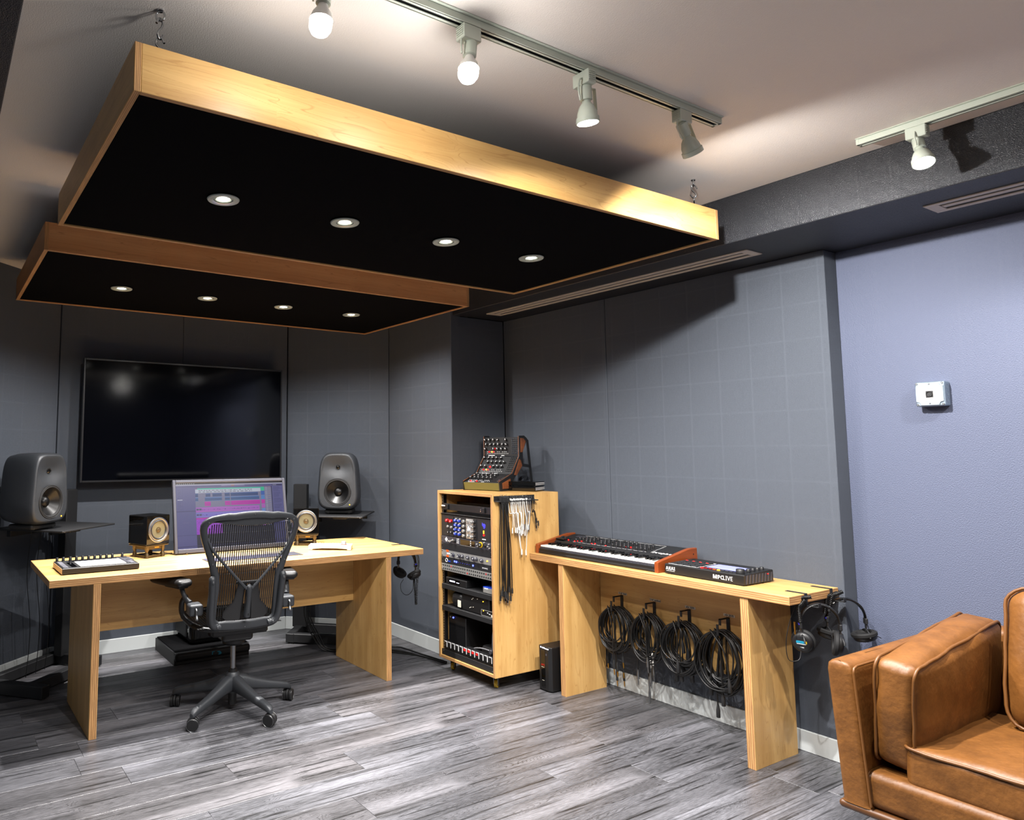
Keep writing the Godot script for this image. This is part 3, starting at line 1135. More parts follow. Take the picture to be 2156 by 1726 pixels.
func daw_picture() -> ImageTexture:
	# flat print of a music program: browser, tracks with clips, mixer column, help text
	var im := Image.create(768, 432, false, Image.FORMAT_RGB8)
	var r := RandomNumberGenerator.new()
	r.seed = 5
	var base := Color8(98, 98, 156)
	im.fill(base)
	fr(im, 0, 0, 1, 0.028, Color8(12, 12, 18))
	for k in 9:
		fr(im, 0.01 + k * 0.018, 0.010, 0.022 + k * 0.018, 0.02, Color8(190, 190, 200))
	fr(im, 0.79, 0.008, 0.98, 0.018, Color8(70, 70, 84))
	fr(im, 0, 0.028, 1, 0.042, Color8(206, 206, 232))
	fr(im, 0, 0.042, 1, 0.078, Color8(88, 86, 142))
	fr(im, 0.41, 0.048, 0.63, 0.060, Color8(160, 150, 190))
	fr(im, 0.50, 0.048, 0.53, 0.060, Color8(220, 150, 110))
	fr(im, 0.17, 0.08, 0.885, 1, Color8(132, 132, 166))
	fr(im, 0.17, 0.08, 0.885, 0.095, Color8(118, 78, 140))
	# browser
	for k in 28:
		fr(im, 0.015, 0.10 + k * 0.0115, 0.02 + r.randf() * 0.03, 0.104 + k * 0.0115, Color8(70, 70, 120))
	fr(im, 0.012, 0.255, 0.058, 0.268, Color8(215, 215, 235))
	fr(im, 0.055, 0.08, 0.057, 0.43, Color8(80, 80, 134))
	fr(im, 0, 0.432, 0.17, 0.448, Color8(76, 76, 128))
	fr(im, 0.05, 0.61, 0.11, 0.616, Color8(120, 110, 160))
	fr(im, 0.0, 0.80, 0.17, 0.806, Color8(70, 70, 122))
	# audio overview
	fr(im, 0.19, 0.088, 0.78, 0.108, Color8(40, 205, 175))
	fr(im, 0.17, 0.108, 0.78, 0.165, Color8(205, 214, 236))
	for row in 2:
		var x := 0.20
		while x < 0.70:
			var l := r.randf_range(0.006, 0.03)
			fr(im, x, 0.121 + row * 0.024, x + l, 0.129 + row * 0.024, Color8(20, 22, 30))
			x += l + r.randf_range(0.003, 0.014)
	for row in 2:
		var y := 0.172 + row * 0.062
		for sp in [[0.17, 0.195], [0.262 - 0.008 * row, 0.305 + 0.1 * row], [0.325, 0.41], [0.437, 0.485], [0.492, 0.755 + 0.008 * row]]:
			fr(im, sp[0], y, sp[1], y + 0.054, [Color8(42, 92, 165), Color8(62, 122, 195)][row])
			fr(im, sp[0], y + 0.016, sp[1], y + 0.026, Color8(14, 36, 84))
			fr(im, sp[0], y + 0.035, sp[1], y + 0.046, Color8(14, 36, 84))
	for sp in [[0.25, 0.305], [0.435, 0.485], [0.492, 0.77]]:
		fr(im, sp[0], 0.300, sp[1], 0.368, Color8(212, 30, 190))
		fr(im, sp[0], 0.322, sp[1], 0.327, Color8(150, 18, 140))
		fr(im, sp[0], 0.346, sp[1], 0.351, Color8(150, 18, 140))
	for row in 2:
		var y := 0.385 + row * 0.082
		fr(im, 0.17, y, 0.76, y + 0.075, [Color8(188, 104, 214), Color8(140, 128, 226)][row])
		var x := 0.225
		while x < 0.75:
			fr(im, x, y + 0.030 + 0.012 * r.randf(), x + 0.012, y + 0.036 + 0.012 * r.randf(), [Color8(110, 40, 150), Color8(70, 60, 170)][row])
			x += 0.017
		for q in 2:
			fr(im, 0.175 + q * 0.025, y + 0.02, 0.196 + q * 0.025, y + 0.05, Color8(74, 84, 120))
	fr(im, 0.17, 0.545, 0.885, 1, Color8(40, 44, 66))
	fr(im, 0.17, 0.548, 0.40, 0.568, Color8(220, 20, 205))
	fr(im, 0.17, 0.568, 0.40, 0.80, Color8(176, 70, 226))
	for k in 260:
		var x := 0.175 + r.randf() * 0.215
		var y := 0.575 + r.randf() * 0.215
		fr(im, x, y, x + 0.006, y + 0.006, Color8(104, 30, 170))
	# track heads and mixer
	var cs := [Color8(30, 205, 160), Color8(40, 100, 190), Color8(80, 140, 215), Color8(214, 30, 180), Color8(190, 96, 200), Color8(110, 150, 220), Color8(120, 90, 215), Color8(200, 40, 200), Color8(170, 90, 220)]
	for k in 9:
		fr(im, 0.782, 0.088 + k * 0.070, 0.818, 0.152 + k * 0.070, cs[k])
		for q in 4:
			fr(im, 0.826, 0.092 + k * 0.070 + q * 0.016, 0.846, 0.102 + k * 0.070 + q * 0.016, Color8(164, 164, 188))
			fr(im, 0.852, 0.092 + k * 0.070 + q * 0.016, 0.876, 0.102 + k * 0.070 + q * 0.016, [Color8(170, 150, 150), Color8(120, 130, 180)][q % 2])
	fr(im, 0.885, 0.08, 0.895, 1, Color8(40, 40, 84))
	fr(im, 0.895, 0.05, 0.995, 0.078, Color8(54, 52, 104))
	fr(im, 0.90, 0.058, 0.94, 0.066, Color8(200, 200, 220))
	for k in 34:
		if k % 7 != 6:
			fr(im, 0.905, 0.095 + k * 0.0135, 0.905 + 0.05 + r.randf() * 0.035, 0.100 + k * 0.0135, Color8(66, 66, 118))
	fr(im, 0.0, 0.965, 1, 0.975, Color8(62, 62, 112))
	return ImageTexture.create_from_image(im)


func display() -> void:
	var t := thing("computer_screen", "grey framed computer screen showing a music program, on the desk", "monitor", Vector3(1.6135, 0.7575, -4.135))
	var w := 0.735
	var h := 0.432
	var p := Node3D.new()
	p.name = "screen_housing"
	t.add_child(p)
	p.rotation.x = -0.20
	p.position = Vector3(0, 0.004, 0)
	obj("back_shell", bx(Vector3(0, h / 2, -0.016), Vector3(w - 0.004, h - 0.004, 0.030), 0.006), M.satin_black, p)
	var g := Geo.new()
	for s in [-1, 1]:
		g.box(Vector3(s * (w / 2 - 0.009), h / 2, 0.0), Vector3(0.018, h, 0.016), 0.003)
	g.box(Vector3(0, h - 0.009, 0), Vector3(w - 0.036, 0.018, 0.016), 0.003)
	g.box(Vector3(0, 0.0125, 0), Vector3(w - 0.036, 0.025, 0.016), 0.003)
	obj("frame", g, M.grey_panel, p)
	var m := std("daw_screen", Color(0.04, 0.04, 0.05), 0.25)
	m.emission_enabled = true
	m.emission_texture = daw_picture()
	m.emission_operator = BaseMaterial3D.EMISSION_OP_MULTIPLY
	m.emission = Color.WHITE
	m.emission_energy_multiplier = 0.55
	var q := QuadMesh.new()
	q.size = Vector2(w - 0.036, h - 0.043)
	var o := obj("screen_panel", q, m, p)
	o.position = Vector3(0, 0.025 + (h - 0.043) / 2, 0.0035)
	obj("sticker", bx(Vector3(w / 2 - 0.02, 0.013, 0.0085), Vector3(0.016, 0.016, 0.001)), M.label_paper, p)
	var l := AreaLight3D.new()
	l.name = "screen_light"
	l.area_size = Vector2(w - 0.04, h - 0.05)
	l.light_energy = 0.12
	l.light_color = Color(0.62, 0.58, 1.0)
	l.shadow_enabled = true
	l.rotation.y = PI
	p.add_child(l)
	l.position = Vector3(0, 0.025 + (h - 0.043) / 2, 0.012)
	l.rotation = Vector3(0, 0, 0)
	l.rotation.y = PI
	for s in [-1, 1]:
		var f := Geo.new()
		f.tube([Vector3(s * 0.30, 0.002, 0.02), Vector3(s * 0.31, 0.002, -0.10), Vector3(s * 0.30, 0.16, -0.045)], 0.004, 8)
		obj("foot", f, M.bronze, t)


func speaker_outline(a: float, w: float, h: float, n: float) -> Vector2:
	var c := cos(a)
	var s := sin(a)
	var x := signf(c) * pow(absf(c), 2.0 / n) * w
	var y := signf(s) * pow(absf(s), 2.0 / n) * h
	return Vector2(x * (1.0 - 0.10 * clampf(y / h, -1, 1)), y)


func dish(p: Vector2) -> float:
	# the wave guide round the tweeter
	var q := (p - Vector2(0, 0.098)) / Vector2(0.100, 0.066)
	return 0.026 * exp(-q.length_squared() * 1.25)


func monitor_speaker(at: Vector3, turn: float, label: String) -> void:
	var t := thing("studio_speaker", label, "loudspeaker", at, turn)
	var seg := 56
	var cy0 := 0.232
	var zf := 0.125
	var rows := []
	for e in [[-0.135, 0.55, 0.62], [-0.130, 0.80, 0.84], [-0.115, 0.90, 0.93], [-0.06, 0.97, 0.98], [0.02, 1.0, 1.0], [0.075, 1.0, 1.0], [0.100, 0.985, 0.985], [0.115, 0.955, 0.962], [0.1225, 0.915, 0.93], [zf, 0.87, 0.90]]:
		var r := []
		for k in seg:
			var o := speaker_outline(TAU * k / seg, 0.143 * e[1], 0.205 * e[2], 4.2)
			r.append(Vector3(o.x, cy0 + o.y, e[0]))
		rows.append(r)
	var wc := Vector2(0, -0.078)
	var rw := 0.0985
	for k2 in 12:
		var tt := (k2 + 1) / 12.0
		var r := []
		for k in seg:
			var o := speaker_outline(TAU * k / seg, 0.143 * 0.87, 0.205 * 0.90, 4.2)
			var dir := (o - wc).normalized()
			var p := o.lerp(wc + dir * rw, tt)
			r.append(Vector3(p.x, cy0 + p.y, zf - dish(p)))
		rows.append(r)
	for e in [[0.097, -0.003], [0.095, -0.030], [0.03, -0.055], [0.001, -0.056]]:
		var r := []
		for k in seg:
			var o := speaker_outline(TAU * k / seg, 0.143 * 0.87, 0.205 * 0.90, 4.2)
			var p: Vector2 = wc + (o - wc).normalized() * e[0]
			r.append(Vector3(p.x, cy0 + p.y, zf + e[1] - dish(p) * 0.3))
		rows.append(r)
	var g := Geo.new()
	g.loft(rows, true)
	obj("cabinet", g, M.speaker_grey, t)
	var ax := Transform3D(Basis(Vector3(1, 0, 0), PI / 2), Vector3(0, cy0 + wc.y, zf))
	obj("woofer_surround", lt([Vector2(0.097, -0.008), Vector2(0.0965, 0.001), Vector2(0.094, 0.003), Vector2(0.090, 0.001), Vector2(0.085, 0.003), Vector2(0.080, -0.002), Vector2(0.076, -0.010)], 48, ax), M.rubber, t)
	obj("woofer_cone", lt([Vector2(0.077, -0.008), Vector2(0.060, -0.020), Vector2(0.040, -0.034), Vector2(0.030, -0.040), Vector2(0.027, -0.034), Vector2(0.018, -0.028), Vector2(0, -0.026)], 48, ax), M.cone_black, t)
	var ty := Vector2(0, 0.098)
	var tz := zf - dish(ty)
	var tx := Transform3D(Basis(Vector3(1, 0, 0), PI / 2), Vector3(0, cy0 + ty.y, tz))
	obj("tweeter_ring", lt([Vector2(0.020, -0.002), Vector2(0.0195, 0.004), Vector2(0.017, 0.004), Vector2(0.0145, 0.0)], 32, tx), M.satin_black, t)
	obj("tweeter_dome", lt([Vector2(0.0148, 0.0), Vector2(0.012, 0.005), Vector2(0.007, 0.0078), Vector2(0, 0.0085)], 24, tx), M.gloss_black, t)
	obj("power_light", cy(Vector3(0.088, cy0 - 0.165, zf - 0.0015), 0.0035, 0.006, 12, 0.0, 2), M.led_yellow, t)
	text("logo", "GENELEC", 0.013, facing(Vector3(0, cy0 - 0.186, zf - 0.0035), Vector3(0, -0.12, 1)), M.print_white, t, true)
	var f := Geo.new()
	f.rbox(Vector3(0, 0.016, 0), Vector3(0.20, 0.030, 0.17), 0.013, 3)
	for s in [-1, 1]:
		f.ball(Vector3(s * 0.075, 0.010, 0.072), 0.014, 10, Vector3(1.3, 0.8, 1.0))
	obj("rubber_base", f, M.rubber, t)


func speaker_stand(at: Vector3, turn: float, sx: float, label: String) -> void:
	var t := thing("speaker_stand", label, "stand", at, turn)
	obj("post", bx(Vector3(0, 0.585, 0), Vector3(0.105, 1.05, 0.062), 0.004), M.satin_black, t)
	var g := Geo.new()
	for z in [-0.055, 0.245]:
		g.box(Vector3(sx * 0.28, 0.040, z), Vector3(0.62, 0.060, 0.050), 0.004)
	g.box(Vector3(0, 0.040, 0.095), Vector3(0.06, 0.062, 0.36), 0.004)
	g.box(Vector3(sx * 0.57, 0.036, 0.095), Vector3(0.062, 0.066, 0.52), 0.004)
	obj("base_frame", g, M.satin_black, t)
	for z in [-0.145, 0.335]:
		obj("foot", cy(Vector3(sx * 0.57, 0.004, z), 0.018, 0.008, 14), M.rubber, t)
	obj("foot", cy(Vector3(0, 0.005, -0.06), 0.018, 0.010, 14), M.rubber, t)
	obj("foot", cy(Vector3(0, 0.005, 0.25), 0.018, 0.010, 14), M.rubber, t)
	obj("shelf", bx(Vector3(sx * 0.31, 0.905, 0.16), Vector3(0.48, 0.010, 0.50), 0.002), M.satin_black, t)
	var b := Geo.new()
	b.xf = Transform3D(Basis(), Vector3(0, 0, 0.0))
	b.box(Vector3(sx * 0.28, 0.880, 0.0), Vector3(0.46, 0.040, 0.03), 0.003)
	b.box(Vector3(sx * 0.10, 0.865, 0.0), Vector3(0.12, 0.07, 0.03), 0.003)
	b.box(Vector3(sx * 0.38, 0.893, 0.26), Vector3(0.10, 0.014, 0.20), 0.003)
	obj("bracket", b, M.satin_black, t)
	obj("bolt", cy(Vector3(sx * 0.535, 0.902, 0.411), 0.004, 0.004, 10, 0.0, 2), M.steel, t)


func cube_speaker(at: Vector3, turn: float, label: String) -> void:
	var t := thing("cube_speaker", label, "loudspeaker", at, turn)
	# little bronze stand
	var st := Node3D.new()
	st.name = "stand"
	t.add_child(st, true)
	for sx in [-1, 1]:
		for sz in [-1, 1]:
			obj("stand_leg", lt([Vector2(0, 0), Vector2(0.0125, 0), Vector2(0.0125, 0.022), Vector2(0.008, 0.028), Vector2(0.008, 0.038), Vector2(0.0125, 0.044), Vector2(0.0125, 0.066), Vector2(0, 0.066)], 16, Transform3D(Basis(), Vector3(sx * 0.055, 0, sz * 0.055))), M.bronze, st)
	obj("stand_plate", bx(Vector3(0, 0.069, 0), Vector3(0.158, 0.008, 0.158), 0.002), M.bronze, st)
	var rim := Geo.new()
	for s in [-1, 1]:
		rim.box(Vector3(0, 0.056, s * 0.055), Vector3(0.09, 0.020, 0.006), 0.001)
		rim.box(Vector3(s * 0.055, 0.056, 0), Vector3(0.006, 0.020, 0.09), 0.001)
		rim.box(Vector3(0, 0.010, s * 0.055), Vector3(0.09, 0.008, 0.006), 0.001)
		rim.box(Vector3(s * 0.055, 0.010, 0), Vector3(0.006, 0.008, 0.09), 0.001)
	obj("stand_rail", rim, M.bronze, st)
	obj("maker_plate", bx(Vector3(0.012, 0.056, 0.0585), Vector3(0.030, 0.006, 0.001)), M.brass, st)
	# cabinet
	var y := 0.074 + 0.082
	obj("cabinet", bx(Vector3(0, y, 0), Vector3(0.164, 0.164, 0.164), 0.004), M.gloss_black, t)
	var ax := Transform3D(Basis(Vector3(1, 0, 0), PI / 2), Vector3(0, y, 0.082))
	obj("driver_ring", lt([Vector2(0.071, 0.0), Vector2(0.071, 0.004), Vector2(0.067, 0.006), Vector2(0.062, 0.0055), Vector2(0.060, 0.0035), Vector2(0.056, 0.0045), Vector2(0.054, 0.003)], 48, ax), M.steel, t)
	obj("surround", lt([Vector2(0.0555, 0.0035), Vector2(0.052, 0.006), Vector2(0.048, 0.005), Vector2(0.045, 0.0015)], 40, ax), M.black_plastic, t)
	obj("cone", lt([Vector2(0.046, 0.0022), Vector2(0.034, 0.0016), Vector2(0.020, 0.0009), Vector2(0.016, 0.0006), Vector2(0.0, 0.0004)], 40, ax), M.cone_silver, t)
	obj("dust_cap", lt([Vector2(0.0165, 0.0004), Vector2(0.0160, 0.003), Vector2(0.0135, 0.0035), Vector2(0.012, 0.003), Vector2(0.007, 0.0055), Vector2(0, 0.0062)], 28, ax), M.bronze, t)
	for k in 8:
		var a := TAU * (k + 0.5) / 8
		obj("screw", cy(Vector3(cos(a) * 0.0655, y + sin(a) * 0.0655, 0.088), 0.0022, 0.002, 8, 0.0, 2), M.steel, t)


func pad_controller() -> void:
	var t := thing("pad_controller", "flat music controller with pale pads and a row of knobs, at the desk left end", "controller", Vector3(0.762, 0.7565, -3.893), 0.01)
	obj("body", bx(Vector3(0, 0.016, 0), Vector3(0.372, 0.028, 0.275), 0.002), M.black_plastic, t)
	obj("top_plate", bx(Vector3(0, 0.0305, 0), Vector3(0.366, 0.002, 0.268), 0.0008), M.satin_black, t)
	var pm := bx(Vector3(), Vector3(0.0265, 0.005, 0.0195), 0.001).mesh()
	for c in 8:
		for r in 8:
			var o := obj("pad", pm, M.white_plastic, t)
			o.position = Vector3(-0.087 + c * 0.0282, 0.033, 0.113 - r * 0.0212)
	var km := lt([Vector2(0, 0), Vector2(0.0075, 0), Vector2(0.007, 0.020), Vector2(0.006, 0.021), Vector2(0, 0.021)], 14).mesh()
	for k in 11:
		var x: float = -0.168 + k * 0.0305 + (0.022 if k == 10 else 0.0) - (0.004 if k < 2 else 0.0)
		var o := obj("knob", km, M.black_plastic, t)
		o.position = Vector3(x, 0.031, -0.118)
	obj("display", bx(Vector3(0.0, 0.032, -0.088), Vector3(0.24, 0.001, 0.026)), M.tv_glass, t)
	obj("touch_strip", bx(Vector3(-0.125, 0.032, 0.03), Vector3(0.026, 0.002, 0.16), 0.0008), M.tv_glass, t)
	var bm := bx(Vector3(), Vector3(0.024, 0.003, 0.011), 0.0008).mesh()
	for k in 14:
		for s in 2:
			var o := obj("button", bm, M.grey_panel, t)
			o.position = Vector3([-0.166, 0.158][s], 0.0325, 0.118 - k * 0.0155)
	for k in 3:
		var o := obj("button", bx(Vector3(), Vector3(0.055 if k < 2 else 0.02, 0.003, 0.05 if k < 2 else 0.16), 0.001), M.grey_panel, t)
		o.position = [Vector3(0.162 - 0.002, 0.0325, -0.06), Vector3(0.162 - 0.002, 0.0325, 0.0), Vector3(0.142, 0.0322, 0.02)][k]
	obj("end_cheek", bx(Vector3(-0.1868, 0.0155, 0), Vector3(0.0016, 0.026, 0.27), 0.0004), M.warm_white, t)


func remote_controller() -> void:
	var t := thing("monitor_controller", "white desktop monitor controller with a round volume knob, right of the screen", "controller", Vector3(2.155, 0.7565, -3.905), -0.615)
	var w := 0.262
	var poly := [Vector2(-w / 2, 0.0), Vector2(-w / 2 + 0.022, 0.0), Vector2(-w / 2 + 0.026, 0.006), Vector2(-0.05, 0.0105), Vector2(0.05, 0.0105), Vector2(w / 2 - 0.026, 0.006), Vector2(w / 2 - 0.022, 0.0), Vector2(w / 2, 0.0), Vector2(w / 2, 0.027), Vector2(-w / 2, 0.027)]
	var g := Geo.new()
	g.prism(poly, -0.055, 0.055, 0.002)
	obj("body", g, M.white_plastic, t)
	obj("cheek", bx(Vector3(w / 2 + 0.0006, 0.014, 0), Vector3(0.002, 0.022, 0.100), 0.0005), M.warm_white, t)
	obj("knob_ring", lt([Vector2(0.0205, 0), Vector2(0.0205, 0.003), Vector2(0, 0.003)], 28, Transform3D(Basis(), Vector3(0.082, 0.027, 0.012))), M.orange_paint, t)
	obj("volume_knob", lt([Vector2(0.018, 0.002), Vector2(0.0155, 0.020), Vector2(0.0135, 0.0225), Vector2(0, 0.0225)], 28, Transform3D(Basis(), Vector3(0.082, 0.027, 0.012))), M.silver_panel, t)
	var bm := bx(Vector3(), Vector3(0.012, 0.005, 0.009), 0.0015).mesh()
	for c in 10:
		for r in 3:
			if (c * 7 + r * 3) % 5 != 0:
				var o := obj("button", bm, M.silver_panel, t)
				o.position = Vector3(-0.105 + c * 0.0165, 0.0285, -0.032 + r * 0.020)


func subwoofer() -> void:
	var p := thing("isolation_platform", "low black platform with a small pale blue emblem under the desk", "platform", Vector3(1.645, 0, -4.79))
	var g := Geo.new()
	g.prism([Vector2(-0.255, 0.0), Vector2(0.255, 0.0), Vector2(0.255, 0.078), Vector2(-0.255, 0.078)], -0.23, 0.22, 0.006)
	g.rbox(Vector3(0, 0.052, 0.222), Vector3(0.51, 0.056, 0.05), 0.022, 3)
	obj("foam_block", g, M.satin_black, p)
	obj("carpet_top", bx(Vector3(0, 0.081, -0.01), Vector3(0.49, 0.008, 0.43), 0.003), M.cloud_cloth, p)
	var e := Geo.new()
	e.prism([Vector2(0.0, 0.012), Vector2(0.016, 0.012), Vector2(0.026, 0.004), Vector2(0.030, -0.006), Vector2(0.018, -0.012), Vector2(0.004, -0.010), Vector2(0.012, -0.004), Vector2(0.010, 0.004), Vector2(0.0, 0.006)], 0.0, 0.001)
	e.xf = Transform3D(Basis(), Vector3(-0.03, 0.003, 0))
	e.prism([Vector2(-0.006, -0.010), Vector2(0.0, -0.010), Vector2(0.0, 0.006), Vector2(0.012, 0.006), Vector2(0.012, 0.011), Vector2(-0.006, 0.011)], 0.0, 0.001)
	var o := obj("emblem", e, M.print_teal, p)
	o.position = Vector3(0.02, 0.050, 0.2475)
	var t := thing("subwoofer", "black subwoofer cabinet on the platform below the desk, half hidden by the chair", "loudspeaker", Vector3(1.70, 0.086, -4.83))
	var b := Geo.new()
	b.rbox(Vector3(0, 0.185, 0), Vector3(0.36, 0.37, 0.34), 0.04, 4)
	obj("cabinet", b, M.gloss_black, t)
	obj("grille", bx(Vector3(0, 0.185, 0.171), Vector3(0.28, 0.29, 0.006), 0.002), M.cloud_cloth, t)
	obj("side_plate", bx(Vector3(-0.183, 0.19, -0.02), Vector3(0.010, 0.30, 0.22), 0.003), M.satin_black, t)


# ---------------------------------------------------------------- the office chair
# point of the backrest sheet: s across, h above the floor; it leans back and wraps forward at the sides
func bk(s: float, h: float, dz := 0.0) -> Vector3:
	return Vector3(s, h, 0.185 + (h - 0.49) * 0.245 - 0.55 * s * s + dz)


func back_half(h: float) -> float:
	# outer half width of the frame at height h
	var k := [[0.455, 0.150], [0.470, 0.176], [0.49, 0.190], [0.53, 0.198], [0.60, 0.198], [0.68, 0.192], [0.745, 0.192], [0.80, 0.206], [0.86, 0.228], [0.92, 0.251], [0.965, 0.262], [1.0, 0.259], [1.02, 0.246], [1.038, 0.212], [1.05, 0.155], [1.058, 0.09]]
	for q in range(1, k.size()):
		if h <= k[q][0]:
			return lerpf(k[q - 1][1], k[q][1], (h - k[q - 1][0]) / (k[q][0] - k[q - 1][0]))
	return 0.09


func band(g: Geo, outer: Array, inner: Array, thick: float, closed: bool) -> void:
	# a strip between two curves with a rounded section
	var rows := []
	for k in outer.size():
		var o: Vector3 = outer[k]
		var i: Vector3 = inner[k]
		var d := (o - i)
		var nb := Vector3(0, -0.245, 1).normalized()
		var ring := []
		for q in 12:
			var a := TAU * q / 12
			var c := cos(a)
			var s := sin(a)
			ring.append((o + i) * 0.5 + d * 0.5 * signf(c) * pow(absf(c), 0.7) + nb * thick * signf(s) * pow(absf(s), 0.8))
		rows.append(ring)
	g.sheet(rows, Vector3.ZERO, true, closed)
	if not closed:
		g.cap(rows[0], rows[0][0] - rows[1][0])
		g.cap(rows[-1], rows[-1][0] - rows[-2][0])


func build_chair() -> void:
	var t := thing("office_chair", "dark grey mesh-back office chair on a five-star base, in front of the desk", "chair", Vector3(1.432, 0, -3.668), -0.07)
	# ---- backrest
	var bkn := Node3D.new()
	bkn.name = "backrest"
	t.add_child(bkn)
	var outer := []
	var inner := []
	var hs := [0.458, 0.464, 0.475, 0.49, 0.51, 0.54, 0.58, 0.62, 0.66, 0.70, 0.745, 0.79, 0.83, 0.87, 0.91, 0.945, 0.97, 0.995, 1.012, 1.026, 1.038, 1.047, 1.053]
	var left := []
	for h in hs:
		left.append(Vector2(-back_half(h), h))
	var path := []
	for p in left:
		path.append(p)
	for s in [-0.10, -0.05, 0.0, 0.05, 0.10]:
		path.append(Vector2(s, 1.0605 - s * s * 0.8))
	for k in left.size():
		var p: Vector2 = left[left.size() - 1 - k]
		path.append(Vector2(-p.x, p.y))
	for s in [0.11, 0.06, 0.0, -0.06, -0.11]:
		path.append(Vector2(s, 0.451 + 0.3 * s * s))
	for p in path:
		var w := 0.036
		if p.y < 0.78:
			w = lerpf(0.036, 0.050, clampf((0.78 - p.y) / 0.10, 0, 1))
		var q := Vector2(p.x, p.y)
		# inner edge: pulled towards the middle of the back
		var c := Vector2(clampf(p.x, -0.10, 0.10), clampf(p.y, 0.56, 0.95))
		var d: Vector2 = (c - p).normalized()
		if p.y > 0.56 and p.y < 0.95:
			d = Vector2(-signf(p.x), 0)
		q = p + d * w
		outer.append(bk(p.x, p.y))
		inner.append(bk(q.x, q.y))
	var g := Geo.new()
	band(g, outer, inner, 0.013, true)
	obj("back_frame", g, M.graphite, bkn)
	# solid top piece under the crown, its lower edge dips in the middle
	var cap_o := []
	var cap_i := []
	for k in 17:
		var s := -0.205 + 0.41 * k / 16.0
		cap_o.append(bk(s, 1.038 - s * s * 0.75, -0.002))
		cap_i.append(bk(s, 0.986 + 0.026 * pow(absf(s) / 0.205, 1.6), -0.002))
	var cg := Geo.new()
	band(cg, cap_o, cap_i, 0.006, false)
	obj("top_plate", cg, M.graphite, bkn)
	# woven suspension: upright bands with gaps and a few cross threads
	var wv := Geo.new()
	var n := 44
	for k in n:
		var s := -0.236 + 0.472 * k / (n - 1.0)
		var lo := 0.485
		var hi := 0.999
		for q in 60:
			if back_half(lerpf(0.48, 0.75, q / 60.0)) - 0.04 > absf(s):
				break
			lo = lerpf(0.48, 0.97, q / 60.0)
		if absf(s) > 0.15:
			for q in 100:
				var hh := 0.70 + 0.003 * q
				if back_half(hh) - 0.030 > absf(s):
					lo = hh
					break
			hi = 0.999 - 0.05 * clampf((absf(s) - 0.20) / 0.036, 0, 1)
		var pts := []
		for q in 9:
			pts.append(bk(s, lerpf(lo, hi, q / 8.0), -0.006))
		var rows := []
		for p in pts:
			rows.append([p + Vector3(-0.0029, 0, 0), p + Vector3(0, 0, 0.0010), p + Vector3(0.0029, 0, 0), p + Vector3(0, 0, -0.0010)])
		wv.sheet(rows, Vector3.ZERO, true, false)
	for h in [0.60, 0.69, 0.745, 0.80, 0.855, 0.91, 0.955]:
		var pts := []
		var hw := back_half(h) - 0.03
		for q in 13:
			pts.append(bk(lerpf(-hw, hw, q / 12.0), h, -0.008))
		wv.tube(pts, 0.0008, 4)
	obj("woven_mesh", wv, M.rubber, bkn)
	# Y brace
	var yb := Geo.new()
	for sd in [-1, 1]:
		var pts := curve([bk(sd * 0.224, 0.93, 0.004), bk(sd * 0.195, 0.872, 0.010), bk(sd * 0.135, 0.800, 0.016), bk(sd * 0.065, 0.722, 0.022), bk(sd * 0.014, 0.668, 0.026)], 5)
		yb.tube(pts, 0.0075, 8)
	yb.tube(curve([bk(0, 0.690, 0.020), bk(0, 0.655, 0.027), bk(0, 0.60, 0.030), bk(0, 0.540, 0.026), bk(0, 0.522, 0.024)], 5), [0.006, 0.010, 0.015, 0.016, 0.016, 0.0155, 0.015, 0.0145, 0.014, 0.014, 0.014, 0.0145, 0.015, 0.016, 0.017, 0.018, 0.0185, 0.0185, 0.018, 0.016, 0.010], 10)
	obj("y_brace", yb, M.graphite, bkn)
	obj("brace_slot", bx(bk(0.002, 0.541, 0.0425), Vector3(0.006, 0.016, 0.003), 0.001), M.void_black, bkn)
	# lumbar pad lobes
	var lp := Geo.new()
	for sd in [-1, 1]:
		var o := []
		var i := []
		for e in [[0.700, 0.050, 0.012], [0.665, 0.060, 0.014], [0.630, 0.066, 0.018], [0.600, 0.075, 0.020], [0.575, 0.100, 0.022], [0.550, 0.120, 0.024], [0.525, 0.122, 0.026], [0.508, 0.100, 0.028]]:
			o.append(bk(sd * e[1], e[0], 0.006))
			i.append(bk(sd * e[2], e[0], 0.008))
		band(lp, o, i, 0.004, false)
	obj("lumbar_pad", lp, M.black_plastic, bkn)
	obj("pad_bridge", bx(bk(0, 0.700, 0.008), Vector3(0.13, 0.014, 0.008), 0.003), M.black_plastic, bkn)
	# side links with screws
	for sd in [-1, 1]:
		var lk := Geo.new()
		lk.tube(curve([bk(sd * 0.186, 0.728, 0.012), bk(sd * 0.186, 0.715, 0.020), bk(sd * 0.183, 0.64, 0.022), bk(sd * 0.181, 0.56, 0.022), bk(sd * 0.174, 0.505, 0.022), bk(sd * 0.158, 0.482, 0.020), bk(sd * 0.13, 0.474, 0.010)], 5), 0.0175, 10)
		obj("side_link", lk, M.graphite, bkn)
		for e in [[0.186, 0.712], [0.146, 0.483]]:
			obj("screw", cy(bk(sd * e[0], e[1], 0.040), 0.0058, 0.006, 12, 0.001, 2), M.steel, bkn)
		obj("screw", cy(bk(sd * 0.224, 1.010, 0.012), 0.0042, 0.006, 10, 0.001, 2), M.steel, bkn)
		obj("screw", cy(bk(sd * 0.190, 0.800, 0.012), 0.0042, 0.006, 10, 0.001, 2), M.steel, bkn)
	obj("screw", cy(bk(0, 1.045, 0.012), 0.0042, 0.006, 10, 0.001, 2), M.steel, bkn)
	obj("screw", cy(bk(0, 0.468, 0.013), 0.0036, 0.006, 10, 0.001, 2), M.steel, bkn)
